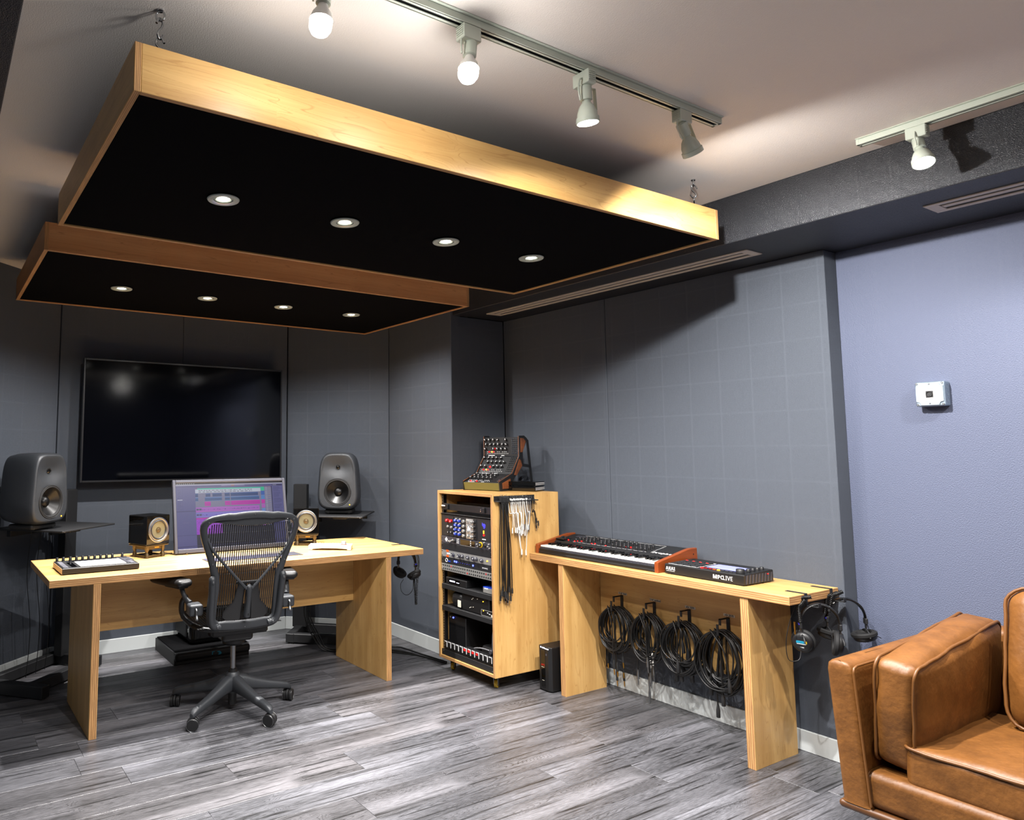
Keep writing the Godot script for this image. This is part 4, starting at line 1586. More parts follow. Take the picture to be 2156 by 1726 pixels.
	# ---- arms
	for sd in [-1, 1]:
		var arm := Node3D.new()
		arm.name = "armrest"
		t.add_child(arm, true)
		var tw: float = 0.40 if sd < 0 else -0.16
		var pad := Geo.new()
		pad.xf = Transform3D(Basis(Vector3.UP, tw), Vector3(sd * 0.292, 0.688, 0.06))
		pad.rbox(Vector3(0, 0, -0.10), Vector3(0.088, 0.036, 0.265), 0.017, 4, Vector3(0.004, 0.008, 0.01))
		obj("arm_pad", pad, M.black_plastic, arm)
		var pl := Geo.new()
		pl.xf = Transform3D(Basis(Vector3.UP, tw), Vector3(sd * 0.292, 0.668, 0.06))
		pl.rbox(Vector3(0, 0, -0.05), Vector3(0.060, 0.016, 0.13), 0.007, 3)
		obj("pad_plate", pl, M.black_plastic, arm)
		var st := Geo.new()
		st.tube(curve([Vector3(sd * 0.290, 0.680, 0.025), Vector3(sd * 0.286, 0.645, 0.04), Vector3(sd * 0.277, 0.612, 0.07), Vector3(sd * 0.262, 0.590, 0.10)], 5), [0.016, 0.015, 0.014, 0.0135, 0.013, 0.0128, 0.0126, 0.0126, 0.0126, 0.013, 0.0135, 0.014, 0.015, 0.016, 0.0165, 0.017], 10)
		obj("arm_post", st, M.graphite, arm)
		var br := Geo.new()
		br.rbox(Vector3(sd * 0.246, 0.567, 0.135), Vector3(0.070, 0.058, 0.085), 0.012, 3)
		obj("arm_bracket", br, M.graphite, arm)
		obj("lever_slot", bx(Vector3(sd * 0.248, 0.560, 0.1785), Vector3(0.016, 0.040, 0.002)), M.void_black, arm)
		var lv := Geo.new()
		lv.tube(curve([Vector3(sd * 0.248, 0.574, 0.176), Vector3(sd * 0.248, 0.568, 0.185), Vector3(sd * 0.248, 0.545, 0.186), Vector3(sd * 0.248, 0.522, 0.193)], 4), [0.005, 0.006, 0.0062, 0.0062, 0.006, 0.006, 0.006, 0.006, 0.0065, 0.008, 0.009, 0.0095, 0.008], 8)
		obj("lever", lv, M.steel, arm)
		var lo := Geo.new()
		lo.tube(curve([Vector3(sd * 0.262, 0.615, 0.02), Vector3(sd * 0.278, 0.575, 0.0), Vector3(sd * 0.272, 0.515, 0.0), Vector3(sd * 0.225, 0.470, 0.03), Vector3(sd * 0.15, 0.440, 0.04)], 5), 0.014, 8)
		obj("arm_loop", lo, M.black_plastic, arm)
	# ---- seat
	var seat := Node3D.new()
	seat.name = "seat"
	t.add_child(seat)
	var ring := []
	for k in 28:
		var a := TAU * k / 28
		var c := cos(a)
		var s := sin(a)
		ring.append(Vector3(signf(c) * pow(absf(c), 0.6) * 0.235, 0.468 - 0.02 * maxf(0, s), -0.075 + signf(s) * pow(absf(s), 0.6) * 0.215))
	var sg := Geo.new()
	sg.tube(ring, 0.014, 8, true)
	obj("seat_frame", sg, M.black_plastic, seat)
	var sw := Geo.new()
	for k in 34:
		var x := -0.22 + 0.44 * k / 33.0
		sw.box(Vector3(x, 0.460, -0.075), Vector3(0.009, 0.003, 0.40))
	obj("seat_mesh", sw, M.rubber, seat)
	var mc := Geo.new()
	mc.rbox(Vector3(0, 0.405, -0.03), Vector3(0.17, 0.075, 0.24), 0.02, 3)
	mc.box(Vector3(0, 0.430, 0.10), Vector3(0.30, 0.035, 0.06), 0.008)
	mc.cyl(Vector3(0, 0.365, 0), 0.062, 0.05, 24, 0.01)
	obj("tilt_mechanism", mc, M.black_plastic, seat)
	for sd in [-1, 1]:
		var kn := Geo.new()
		kn.tube(curve([Vector3(sd * 0.06, 0.40, 0.02), Vector3(sd * 0.11, 0.405, 0.05), Vector3(sd * 0.15, 0.425, 0.08)], 4), 0.012, 8)
		obj("swing_arm", kn, M.black_plastic, seat)
	# ---- column and base
	obj("gas_column", cy(Vector3(0, 0.275, 0), 0.0140, 0.15, 20), M.steel, t)
	obj("column_sleeve", lt([Vector2(0, 0.03), Vector2(0.020, 0.03), Vector2(0.022, 0.045), Vector2(0.022, 0.10), Vector2(0.0255, 0.105), Vector2(0.026, 0.195), Vector2(0.022, 0.205), Vector2(0.022, 0.212), Vector2(0.016, 0.214), Vector2(0, 0.214)], 24), M.black_plastic, t)
	var base := Node3D.new()
	base.name = "star_base"
	t.add_child(base)
	obj("hub", lt([Vector2(0.024, 0.092), Vector2(0.040, 0.095), Vector2(0.044, 0.14), Vector2(0.036, 0.188), Vector2(0.030, 0.196), Vector2(0.024, 0.196)], 28), M.graphite, base)
	for k in 5:
		var a := deg_to_rad(75.6 + 72 * k) + 0.07 * -1.0
		var d := Vector3(cos(a), 0, sin(a))
		var sd := Vector3(-sin(a), 0, cos(a))
		var rows := []
		for e in [[0.018, 0.140, 0.044, 0.034], [0.06, 0.136, 0.040, 0.031], [0.12, 0.121, 0.031, 0.0265], [0.20, 0.103, 0.024, 0.0235], [0.27, 0.090, 0.0205, 0.0215], [0.305, 0.083, 0.019, 0.0205], [0.322, 0.076, 0.018, 0.0175], [0.331, 0.070, 0.011, 0.010]]:
			var r := []
			for q in 14:
				var b := TAU * q / 14
				var c := cos(b)
				var s := sin(b)
				r.append(d * e[0] + Vector3(0, e[1] + signf(s) * pow(absf(s), 0.75) * e[2], 0) + sd * signf(c) * pow(absf(c), 0.75) * e[3])
			rows.append(r)
		var lg := Geo.new()
		lg.loft(rows)
		obj("base_leg", lg, M.graphite, base)
		# twin wheel caster
		var ca: float = a + [1.1, 0.3, 0.5, 0.2, 0.9][k]
		var cr := Geo.new()
		cr.xf = Transform3D(Basis(Vector3.UP, ca), d * 0.318)
		for w in [-1, 1]:
			cr.cyl(Vector3(0, 0.030, w * 0.0155), 0.030, 0.017, 26, 0.004, 2)
		obj("caster_wheel", cr, M.black_plastic, base)
		var hd := Geo.new()
		hd.xf = Transform3D(Basis(Vector3.UP, ca), d * 0.318)
		hd.cyl(Vector3(0, 0.033, 0), 0.0305, 0.011, 24, 0.002, 2)
		hd.cyl(Vector3(0, 0.058, 0), 0.009, 0.03, 12)
		obj("caster_hood", hd, M.satin_black, base)
		for w in [-1, 1]:
			var rg := Geo.new()
			rg.xf = Transform3D(Basis(Vector3.UP, ca), d * 0.318)
			var cp := []
			for q in 20:
				cp.append(Vector3(cos(TAU * q / 20) * 0.0292, 0.030 + sin(TAU * q / 20) * 0.0292, w * 0.0235))
			rg.tube(cp, 0.0010, 5, true)
			obj("caster_rim", rg, M.steel, base)


# ---------------------------------------------------------------- what stands in and on the rack
func gear(called: String, label: String, category: String, y: float, dx := 0.014, z := -3.408) -> Node3D:
	# its front looks along -x of the room; local x runs to the right in the picture
	return thing(called, label, category, Vector3(2.805 + dx, y, z), -PI / 2)


func many(t: Node, called: String, m: Mesh, mat: Material, pts: Array) -> void:
	for p in pts:
		var o := obj(called, m, mat, t)
		o.position = p


func face_cyl(r: float, h: float, seg := 14) -> ArrayMesh:
	return lt([Vector2(0, 0), Vector2(r, 0), Vector2(r * 0.92, h * 0.9), Vector2(r * 0.8, h), Vector2(0, h)], seg, Transform3D(Basis(Vector3(1, 0, 0), PI / 2), Vector3())).mesh()


func rack_knobs(t: Node, pts: Array, r: float, h: float, mat: Material, cap: Material = null) -> void:
	var m := face_cyl(r, h)
	var cm := bx(Vector3(0, r * 0.5, h), Vector3(r * 0.3, r * 0.9, 0.0012)).mesh()
	for p in pts:
		var o := obj("knob", m, mat, t)
		o.position = p
		if cap:
			var c := obj("pointer", cm, cap, o)
			c.rotation.z = rng.randf_range(-2.0, 2.0)


func build_rack_things() -> void:
	var rt: Node = get_node("equipment_rack")
	# rails, back and casters are parts of the rack
	obj("rear_panel", bx(Vector3(0.525, 0.593, 0), Vector3(0.012, 0.99, 0.480)), M.void_black, rt)
	for s in [-1, 1]:
		var rl := Geo.new()
		rl.box(Vector3(0.022, 0.59, s * 0.232), Vector3(0.003, 0.985, 0.018))
		rl.box(Vector3(0.040, 0.59, s * 0.2405), Vector3(0.036, 0.985, 0.002))
		obj("rack_rail", rl, M.black_plastic, rt)
		var hm := bx(Vector3(), Vector3(0.002, 0.006, 0.006)).mesh()
		for k in 60:
			var o := obj("rail_hole", hm, M.steel, rt)
			o.position = Vector3(0.0208, 0.115 + k * 0.0162, s * 0.232)
	for sx in [0.065, 0.47]:
		for sz in [-0.20, 0.195]:
			var cs := Node3D.new()
			cs.name = "caster"
			rt.add_child(cs, true)
			cs.position = Vector3(sx, 0, sz)
			cs.rotation.y = 0.5 + sx
			obj("wheel", cy(Vector3(0, 0.024, 0), 0.024, 0.020, 24, 0.003, 2), M.amber_wheel, cs)
			obj("hub_cap", cy(Vector3(0, 0.024, 0), 0.014, 0.023, 20, 0.002, 2), M.steel, cs)
			var fk := Geo.new()
			for s in [-1, 1]:
				fk.prism([Vector2(-0.012, 0.020), Vector2(0.010, 0.018), Vector2(0.026, 0.064), Vector2(-0.016, 0.064)], s * 0.0125 - 0.0012, s * 0.0125 + 0.0012)
			fk.box(Vector3(0.004, 0.066, 0), Vector3(0.046, 0.005, 0.046), 0.001)
			fk.cyl(Vector3(0.004, 0.0715, 0), 0.016, 0.008, 16)
			obj("fork", fk, M.steel, cs)
	# modular chassis
	var t := gear("module_chassis", "black rack chassis with rows of red, blue and silver knobs near the rack's top", "audio unit", 0.829)
	obj("front_panel", bx(Vector3(0, 0.066, -0.010), Vector3(0.478, 0.131, 0.018), 0.001), M.satin_black, t)
	obj("case", bx(Vector3(0, 0.066, -0.15), Vector3(0.44, 0.126, 0.26)), M.satin_black, t)
	for e in [[-0.166, 0.034, "satin_black"], [-0.131, 0.034, "satin_black"], [-0.088, 0.036, "satin_black"], [-0.051, 0.036, "satin_black"], [-0.014, 0.036, "black_plastic"], [0.040, 0.066, "silver_panel"], [0.087, 0.030, "satin_black"]]:
		obj("module", bx(Vector3(e[0], 0.062, 0.001), Vector3(e[1], 0.120, 0.004), 0.0006), M[e[2]], t)
	rack_knobs(t, [Vector3(-0.170, 0.097, 0.003), Vector3(-0.134, 0.095, 0.003)], 0.011, 0.016, M.red, M.print_white)
	rack_knobs(t, [Vector3(-0.166, 0.06, 0.003), Vector3(-0.131, 0.058, 0.003)], 0.008, 0.010, M.silver_panel)
	rack_knobs(t, [Vector3(-0.164, 0.026, 0.003), Vector3(-0.130, 0.026, 0.003)], 0.007, 0.010, M.black_plastic, M.print_white)
	var pl := []
	var wh := []
	for r in 4:
		for c in 2:
			pl.append(Vector3(-0.090 + 0.037 * c, 0.103 - 0.027 * r, 0.003))
			wh.append(Vector3(-0.083 + 0.037 * c, 0.113 - 0.027 * r, 0.003))
	rack_knobs(t, pl, 0.0100, 0.013, M.blue_cap, M.print_white)
	rack_knobs(t, wh, 0.0060, 0.010, M.silver_panel)
	pl = []
	for r in 4:
		pl.append(Vector3(-0.014, 0.104 - 0.029 * r, 0.003))
		pl.append(Vector3(0.026, 0.108 - 0.029 * r, 0.003))
		pl.append(Vector3(0.056, 0.104 - 0.029 * r, 0.003))
	rack_knobs(t, pl, 0.0095, 0.012, M.silver_panel, M.black_plastic)
	obj("lit_button", cy(Vector3(0.036, 0.066, 0.004), 0.010, 0.006, 18, 0.001, 2), M.led_white, t)
	pl = []
	for r in 4:
		pl.append(Vector3(0.087, 0.106 - 0.028 * r, 0.003))
	rack_knobs(t, pl, 0.0095, 0.012, M.black_plastic, M.print_white)
	var bird := Geo.new()
	bird.prism([Vector2(-0.014, 0.018), Vector2(-0.004, 0.010), Vector2(0.004, 0.014), Vector2(0.016, 0.006), Vector2(0.014, -0.010), Vector2(0.002, -0.020), Vector2(-0.004, -0.008), Vector2(-0.016, 0.002)], 0.0, 0.0012)
	var bo := obj("emblem", bird, M.print_blue, t)
	bo.position = Vector3(0.165, 0.092, -0.001)
	many(t, "indicator", cy(Vector3(), 0.004, 0.004, 10, 0.0, 2).mesh(), M.led_yellow, [Vector3(0.164, 0.060, 0), Vector3(0.164, 0.050, 0)])
	many(t, "indicator", cy(Vector3(), 0.0055, 0.004, 10, 0.0, 2).mesh(), M.led_red, [Vector3(0.165, 0.037, 0)])
	obj("name_mark", bx(Vector3(0.165, 0.013, -0.0005), Vector3(0.032, 0.005, 0.001)), M.print_white, t)
	# blank top with brackets
	t = gear("rack_shelf", "black blank shelf behind two small brackets in the topmost rack space", "shelf", 0.964)
	obj("back_plate", bx(Vector3(0, 0.035, -0.13), Vector3(0.47, 0.07, 0.006)), M.satin_black, t)
	obj("tray", bx(Vector3(0, 0.003, -0.08), Vector3(0.476, 0.004, 0.17), 0.001), M.satin_black, t)
	obj("lip", bx(Vector3(0, 0.046, -0.006), Vector3(0.476, 0.040, 0.004), 0.001), M.black_plastic, t)
	for x in [-0.175, 0.168]:
		obj("bracket", bx(Vector3(x, 0.046, 0.002), Vector3(0.022, 0.030, 0.012), 0.002), M.black_plastic, t)
	many(t, "screw", face_cyl(0.004, 0.003), M.chrome, [Vector3(-0.222, 0.052, -0.002), Vector3(0.140, 0.05, -0.002), Vector3(0.140, 0.040, -0.002), Vector3(0.232, 0.05, -0.002)])
	obj("handle_bar", bx(Vector3(-0.215, 0.05, 0.002), Vector3(0.034, 0.009, 0.008), 0.003), M.white_plastic, t)
	# channel strip with yellow ringed knob
	t = gear("channel_strip", "grey one-space rack unit with a white diamond mark and a yellow-ringed knob", "audio unit", 0.7845)
	unit(t, M.grey_panel)
	var dm := Geo.new()
	dm.prism([Vector2(-0.014, 0), Vector2(0, -0.015), Vector2(0.014, 0), Vector2(0, 0.015)], 0, 0.001)
	var o := obj("diamond_mark", dm, M.print_white, t)
	o.position = Vector3(-0.188, 0.022, 0.0015)
	rack_knobs(t, [Vector3(-0.105, 0.022, 0.0015)], 0.012, 0.014, M.black_plastic, M.print_white)
	rack_knobs(t, [Vector3(-0.160, 0.014, 0.0015), Vector3(-0.132, 0.020, 0.0015), Vector3(-0.145, 0.012, 0.0015)], 0.005, 0.01, M.silver_panel)
	obj("meter_window", bx(Vector3(0.018, 0.020, 0.002), Vector3(0.135, 0.032, 0.002), 0.0005), M.tv_glass, t)
	obj("meter_frame", bx(Vector3(0.018, 0.002, 0.002), Vector3(0.14, 0.002, 0.003)), M.silver_panel, t)
	obj("yellow_ring", cy(Vector3(0.138, 0.024, 0.003), 0.0165, 0.003, 24, 0.0, 2), M.yellow_paint, t)
	rack_knobs(t, [Vector3(0.138, 0.024, 0.004)], 0.0115, 0.012, M.black_plastic, M.print_white)
	rack_knobs(t, [Vector3(0.178, 0.024, 0.0015)], 0.010, 0.012, M.black_plastic)
	rack_knobs(t, [Vector3(0.106, 0.024, 0.0015), Vector3(0.116, 0.012, 0.0015), Vector3(0.212, 0.034, 0.0015), Vector3(0.218, 0.012, 0.0015), Vector3(0.203, 0.02, 0.0015), Vector3(0.172, 0.040, 0.0015)], 0.0046, 0.009, M.silver_panel)
	var sm := bx(Vector3(), Vector3(0.006, 0.006, 0.003), 0.0005).mesh()
	for k in 3:
		for c in 2:
			o = obj("button", sm, M.print_white, t)
			o.position = Vector3(-0.080 + c * 0.012, 0.012 + k * 0.011, 0.003)
	for k in 3:
		o = obj("button", sm, M.print_white, t)
		o.position = Vector3(0.048, 0.010 + k * 0.012, 0.0035)
	# blank panel
	t = gear("blank_panel", "plain black blank panel between the grey and the silver rack units", "panel", 0.741, 0.013)
	obj("plate", bx(Vector3(0, 0.0215, 0), Vector3(0.480, 0.0425, 0.003), 0.0006), M.satin_black, t)
	many(t, "screw", face_cyl(0.004, 0.002), M.steel, [Vector3(-0.23, 0.01, 0.0015), Vector3(-0.23, 0.034, 0.0015), Vector3(0.23, 0.01, 0.0015), Vector3(0.23, 0.034, 0.0015)])
	# silver compressor
	t = gear("compressor", "silver one-space rack unit with orange corners and a row of grey knobs", "audio unit", 0.6985)
	unit(t, M.silver_panel)
	for y in [0.006, 0.038]:
		obj("orange_patch", bx(Vector3(-0.178, y, 0.002), Vector3(0.024, 0.012, 0.0012)), M.orange_paint, t)
	obj("slash_mark", bx(Vector3(-0.168, 0.022, 0.0022), Vector3(0.030, 0.008, 0.0012)), M.print_white, t)
	pl = []
	for k in 6:
		pl.append(Vector3([-0.118, -0.058, -0.028, 0.022, 0.072, 0.100][k], 0.022, 0.0018))
	pl.append(Vector3(0.148, 0.020, 0.0018))
	rack_knobs(t, pl, 0.0115, 0.014, M.grey_panel, M.print_white)
	obj("indicator", cy(Vector3(0.193, 0.022, 0.003), 0.004, 0.004, 10, 0.0, 2), M.led_yellow, t)
	# audio interface with blue lights
	t = gear("audio_interface", "black one-space rack unit with three bright blue lights", "audio unit", 0.656)
	unit(t, M.satin_black)
	var ring := Geo.new()
	var rp := []
	for k in 18:
		rp.append(Vector3(cos(TAU * k / 18) * 0.0105 - 0.188, 0.022 + sin(TAU * k / 18) * 0.0105, 0.002))
	ring.tube(rp, 0.0018, 6, true)
	obj("round_mark", ring, M.print_white, t)
	obj("name_mark", bx(Vector3(-0.162, 0.018, 0.0016), Vector3(0.026, 0.008, 0.001)), M.blue_cap, t)
	many(t, "indicator", cy(Vector3(), 0.0055, 0.004, 12, 0.0, 2).mesh(), M.led_blue, [Vector3(-0.108, 0.024, 0.002), Vector3(-0.090, 0.023, 0.002), Vector3(0.066, 0.022, 0.002)])
	for k in 6:
		o = obj("indicator", cy(Vector3(), 0.002, 0.003, 8, 0.0, 2), M.print_blue, t)
		o.position = Vector3(-0.070 + k * 0.020, 0.022, 0.002)
	text("model_mark", "INTERFACE", 0.010, facing(Vector3(0.172, 0.020, 0.0016), Vector3(0, 0, 1)), M.print_white, t)
	# patch bay
	t = gear("patch_bay", "silver patch bay with two rows of black sockets", "audio unit", 0.6125)
	unit(t, M.silver_panel)
	var jm := cy(Vector3(), 0.0052, 0.0022, 10, 0.0, 2).mesh()
	for r in 2:
		for c in 24:
			o = obj("socket", jm, M.red if (c * 5 + r * 11) % 17 == 3 else M.void_black, t)
			o.position = Vector3(-0.218 + c * 0.0188 + (0.004 if c > 11 else 0.0), 0.032 - r * 0.020, 0.0016)
	# two shelves
	for e in [[0.500, "upper black rack shelf carrying a small lit player box"], [0.366, "lower black rack shelf carrying dark equipment, below the lit player"]]:
		t = gear("rack_shelf", e[1], "shelf", e[0])
		obj("tray", bx(Vector3(0, 0.029, -0.17), Vector3(0.470, 0.003, 0.34), 0.001), M.satin_black, t)
		obj("lip", bx(Vector3(0, 0.014, 0.0), Vector3(0.478, 0.030, 0.004), 0.0015), M.satin_black, t)
	t = gear("player_box", "dark player box with a glowing white display on the upper rack shelf", "device", 0.531)
	t.position.z = -3.515
	obj("case", bx(Vector3(0, 0.021, -0.09), Vector3(0.20, 0.042, 0.17), 0.003), M.black_plastic, t)
	obj("display", bx(Vector3(-0.015, 0.022, -0.0045), Vector3(0.105, 0.026, 0.002), 0.0005), M.tv_glass, t)
	obj("readout", bx(Vector3(-0.033, 0.023, -0.003), Vector3(0.050, 0.007, 0.001)), M.led_white, t)
	obj("readout", bx(Vector3(0.020, 0.020, -0.003), Vector3(0.026, 0.003, 0.001)), M.led_white, t)
	t = gear("small_box", "small pale grey box with tiny lights at the right of the upper rack shelf", "device", 0.531)
	t.position.z = -3.217
	obj("case", bx(Vector3(0, 0.017, -0.05), Vector3(0.098, 0.032, 0.09), 0.003), M.silver_panel, t)
	obj("top_strip", bx(Vector3(0, 0.035, -0.03), Vector3(0.094, 0.005, 0.05), 0.001), M.blue_cap, t)
	many(t, "indicator", cy(Vector3(), 0.0022, 0.003, 8, 0.0, 2).mesh(), M.led_white, [Vector3(-0.03, 0.029, -0.005), Vector3(-0.02, 0.029, -0.005), Vector3(-0.01, 0.029, -0.005)])
	t = gear("recorder", "bulky black device with scattered small lights on the lower rack shelf", "device", 0.397)
	t.position.z = -3.42
	obj("case", bx(Vector3(0.075, 0.055, -0.10), Vector3(0.25, 0.110, 0.18), 0.006), M.black_plastic, t)
	var rd := Geo.new()
	rd.rbox(Vector3(-0.095, 0.050, -0.07), Vector3(0.13, 0.098, 0.13), 0.042, 4)
	obj("rounded_cover", rd, M.black_plastic, t)
	obj("paper_tag", bx(Vector3(-0.058, 0.034, 0.0), Vector3(0.030, 0.040, 0.002)), M.label_paper, t)
	many(t, "indicator", cy(Vector3(), 0.0030, 0.003, 8, 0.0, 2).mesh(), M.led_yellow, [Vector3(0.150, 0.082, -0.009), Vector3(0.152, 0.030, -0.009)])
	many(t, "indicator", cy(Vector3(), 0.0024, 0.003, 8, 0.0, 2).mesh(), M.label_paper, [Vector3(0.06, 0.085, -0.009), Vector3(0.05, 0.078, -0.009), Vector3(0.10, 0.088, -0.009), Vector3(0.04, 0.030, -0.009), Vector3(0.06, 0.034, -0.009), Vector3(0.03, 0.026, -0.009)])
	t = gear("network_box", "small box with a pale outlined front at the right of the lower rack shelf", "device", 0.397, 0.02)
	t.position.z = -3.228
	obj("case", bx(Vector3(0, 0.019, -0.06), Vector3(0.122, 0.036, 0.11), 0.001), M.black_plastic, t)
	var of := Geo.new()
	for s in [-1, 1]:
		of.box(Vector3(0, 0.019 + s * 0.0165, -0.004), Vector3(0.122, 0.003, 0.003))
		of.box(Vector3(s * 0.0595, 0.019, -0.004), Vector3(0.003, 0.036, 0.003))
	obj("outline", of, M.silver_panel, t)
	many(t, "port", bx(Vector3(), Vector3(0.010, 0.005, 0.002)).mesh(), M.print_white, [Vector3(-0.004, 0.024, -0.0045), Vector3(0.012, 0.019, -0.0045)])
	obj("sticker", bx(Vector3(0.036, 0.012, -0.0045), Vector3(0.024, 0.014, 0.001)), M.label_paper, t)
	# computer and power strip at the bottom
	t = gear("mini_tower", "black perforated computer with one blue light, bottom left of the rack", "computer", 0.0955, 0.035)
	t.position.z = -3.535
	obj("case", bx(Vector3(0, 0.125, -0.17), Vector3(0.168, 0.250, 0.33), 0.004), M.black_plastic, t)
	obj("grille", bx(Vector3(0, 0.105, -0.003), Vector3(0.150, 0.185, 0.004), 0.001), M.cloud_cloth, t)
	obj("power_light", cy(Vector3(-0.034, 0.232, -0.003), 0.0050, 0.004, 12, 0.0, 2), M.led_blue, t)
	obj("socket", bx(Vector3(-0.062, 0.232, -0.0035), Vector3(0.009, 0.009, 0.002)), M.silver_panel, t)
	t = gear("power_switch_panel", "black rack power strip with twelve outlined rocker switches, four of them red", "power strip", 0.132, 0.018)
	obj("case", bx(Vector3(0, 0.020, -0.03), Vector3(0.478, 0.050, 0.05), 0.001), M.black_plastic, t)
	for k in 12:
		var x := -0.218 + k * 0.0375
		var sw := Geo.new()
		sw.box(Vector3(x, 0.043, -0.0035), Vector3(0.026, 0.003, 0.003))
		sw.box(Vector3(x + 0.012, 0.027, -0.0035), Vector3(0.003, 0.034, 0.003))
		obj("switch_outline", sw, M.print_white, t)
		obj("rocker", bx(Vector3(x - 0.001, 0.026, -0.003), Vector3(0.018, 0.026, 0.006), 0.002), M.black_plastic, t)
		if k > 4 and k < 9:
			obj("switch_light", bx(Vector3(x - 0.001, 0.033, 0.0002), Vector3(0.014, 0.010, 0.002)), M.led_red, t)
	t = gear("blank_panel", "plain black drawer front at the very bottom of the rack", "panel", 0.0955, 0.010)
	obj("plate", bx(Vector3(0, 0.0175, 0), Vector3(0.481, 0.034, 0.004), 0.001), M.satin_black, t)
	many(t, "screw", face_cyl(0.004, 0.002), M.chrome, [Vector3(-0.222, 0.026, 0.002), Vector3(0.23, 0.012, 0.002)])
	t = gear("power_adapter", "black power adapter lying in the bottom of the rack at right", "adapter", 0.0955)
	t.position.z = -3.255
	t.position.x += 0.10
	var pa := Geo.new()
	pa.rbox(Vector3(0, 0.06, 0), Vector3(0.16, 0.12, 0.12), 0.02, 3)
	obj("case", pa, M.black_plastic, t)
	obj("plug", cy(Vector3(0.02, 0.10, 0.064), 0.014, 0.02, 16, 0.003, 2), M.grey_panel, t)
	var gc := tb(curve([Vector3(2.835, 0.36, -3.182), Vector3(2.834, 0.30, -3.196), Vector3(2.835, 0.22, -3.197), Vector3(2.85, 0.16, -3.185), Vector3(2.87, 0.13, -3.18)], 6), 0.004, 8)
	tag(obj("grey_cable", gc, M.grey_cable), "grey cord hanging down inside the rack at its right edge", "cable")
	gc = tb(curve([Vector3(2.87, 0.190, -3.20), Vector3(2.86, 0.198, -3.26), Vector3(2.86, 0.195, -3.33), Vector3(2.87, 0.178, -3.40), Vector3(2.885, 0.165, -3.43)], 6), 0.004, 8)
	tag(obj("grey_cable", gc, M.grey_cable), "grey cord arching over the power switches at the rack's bottom", "cable")
	patch_cables()
	modular_synth()


func unit(t: Node, m: Material) -> void:
	obj("front_panel", bx(Vector3(0, 0.0215, 0), Vector3(0.481, 0.0430, 0.003), 0.0006), m, t)
	obj("case", bx(Vector3(0, 0.0215, -0.13), Vector3(0.44, 0.040, 0.25)), M.satin_black, t)
	var sm := face_cyl(0.004, 0.002, 10)
	for x in [-0.231, 0.231]:
		for y in [0.008, 0.035]:
			var o := obj("screw", sm, M.steel, t)
			o.position = Vector3(x, y, 0.0015)


func patch_cables() -> void:
	# comb of black tin on the right side of the rack, cables pushed into its slots
	var z0 := -3.148
	var t := thing("cable_comb", "black slotted cable holder screwed to the rack's right side near the top", "holder", Vector3(2.815, 1.080, z0))
	obj("back_strip", bx(Vector3(0.16, 0.004, 0.0015), Vector3(0.32, 0.030, 0.003)), M.satin_black, t)
	var tooth := bx(Vector3(), Vector3(0.0055, 0.006, 0.036), 0.001).mesh()
	for k in 33:
		var o := obj("tooth", tooth, M.satin_black, t)
		o.position = Vector3(0.004 + k * 0.0098, -0.011, 0.020)
	var r := RandomNumberGenerator.new()
	r.seed = 19
	for k in 12:
		var x := 2.846 + (k % 6) * 0.0105 + r.randf_range(-0.002, 0.002)
		var zz: float = z0 + (0.014 if k < 6 else 0.030)
		var yb := 0.50 + r.randf_range(-0.02, 0.05)
		var sp := (x - 2.872) * r.randf_range(-0.2, 1.1)
		plug_cable("patch_cable", "long black patch cable hanging from the rack side comb", "long black patch cables", x, zz, yb, sp, M.cable, M.rubber, 0.0030, 1.092 + r.randf_range(0.0, 0.014), r)
	for k in 26:
		var x := 2.915 + k * 0.0076 + r.randf_range(-0.002, 0.002)
		var zz: float = z0 + (0.014 if k % 2 == 0 else 0.028)
		var short := r.randf() > 0.16
		var yb: float = (0.868 if short else 0.735) + r.randf_range(-0.015, 0.03)
		var sp := (3.02 - x) * r.randf_range(0.1, 0.7) + r.randf_range(-0.012, 0.012)
		var grey := k > 15 and r.randf() < 0.6
		var dark := k > 22
		if dark:
			plug_cable("patch_cable", "short black patch cable at the right end of the cable comb", "short black patch cables", x, zz, yb + 0.03, 0.03, M.cable, M.rubber, 0.0022, 1.088, r)
		elif grey:
			plug_cable("patch_cable", "short grey patch cable hanging from the comb on the rack's side", "short grey patch cables", x, zz, yb, sp, M.grey_cable, M.grey_cable, 0.0019, 1.086 + r.randf_range(0, 0.008), r)
		else:
			plug_cable("patch_cable", "short white patch cable hanging from the rack side comb", "short white patch cables", x, zz, yb, sp, M.white_cable, M.white_cable, 0.0021, 1.086 + r.randf_range(0, 0.008), r)


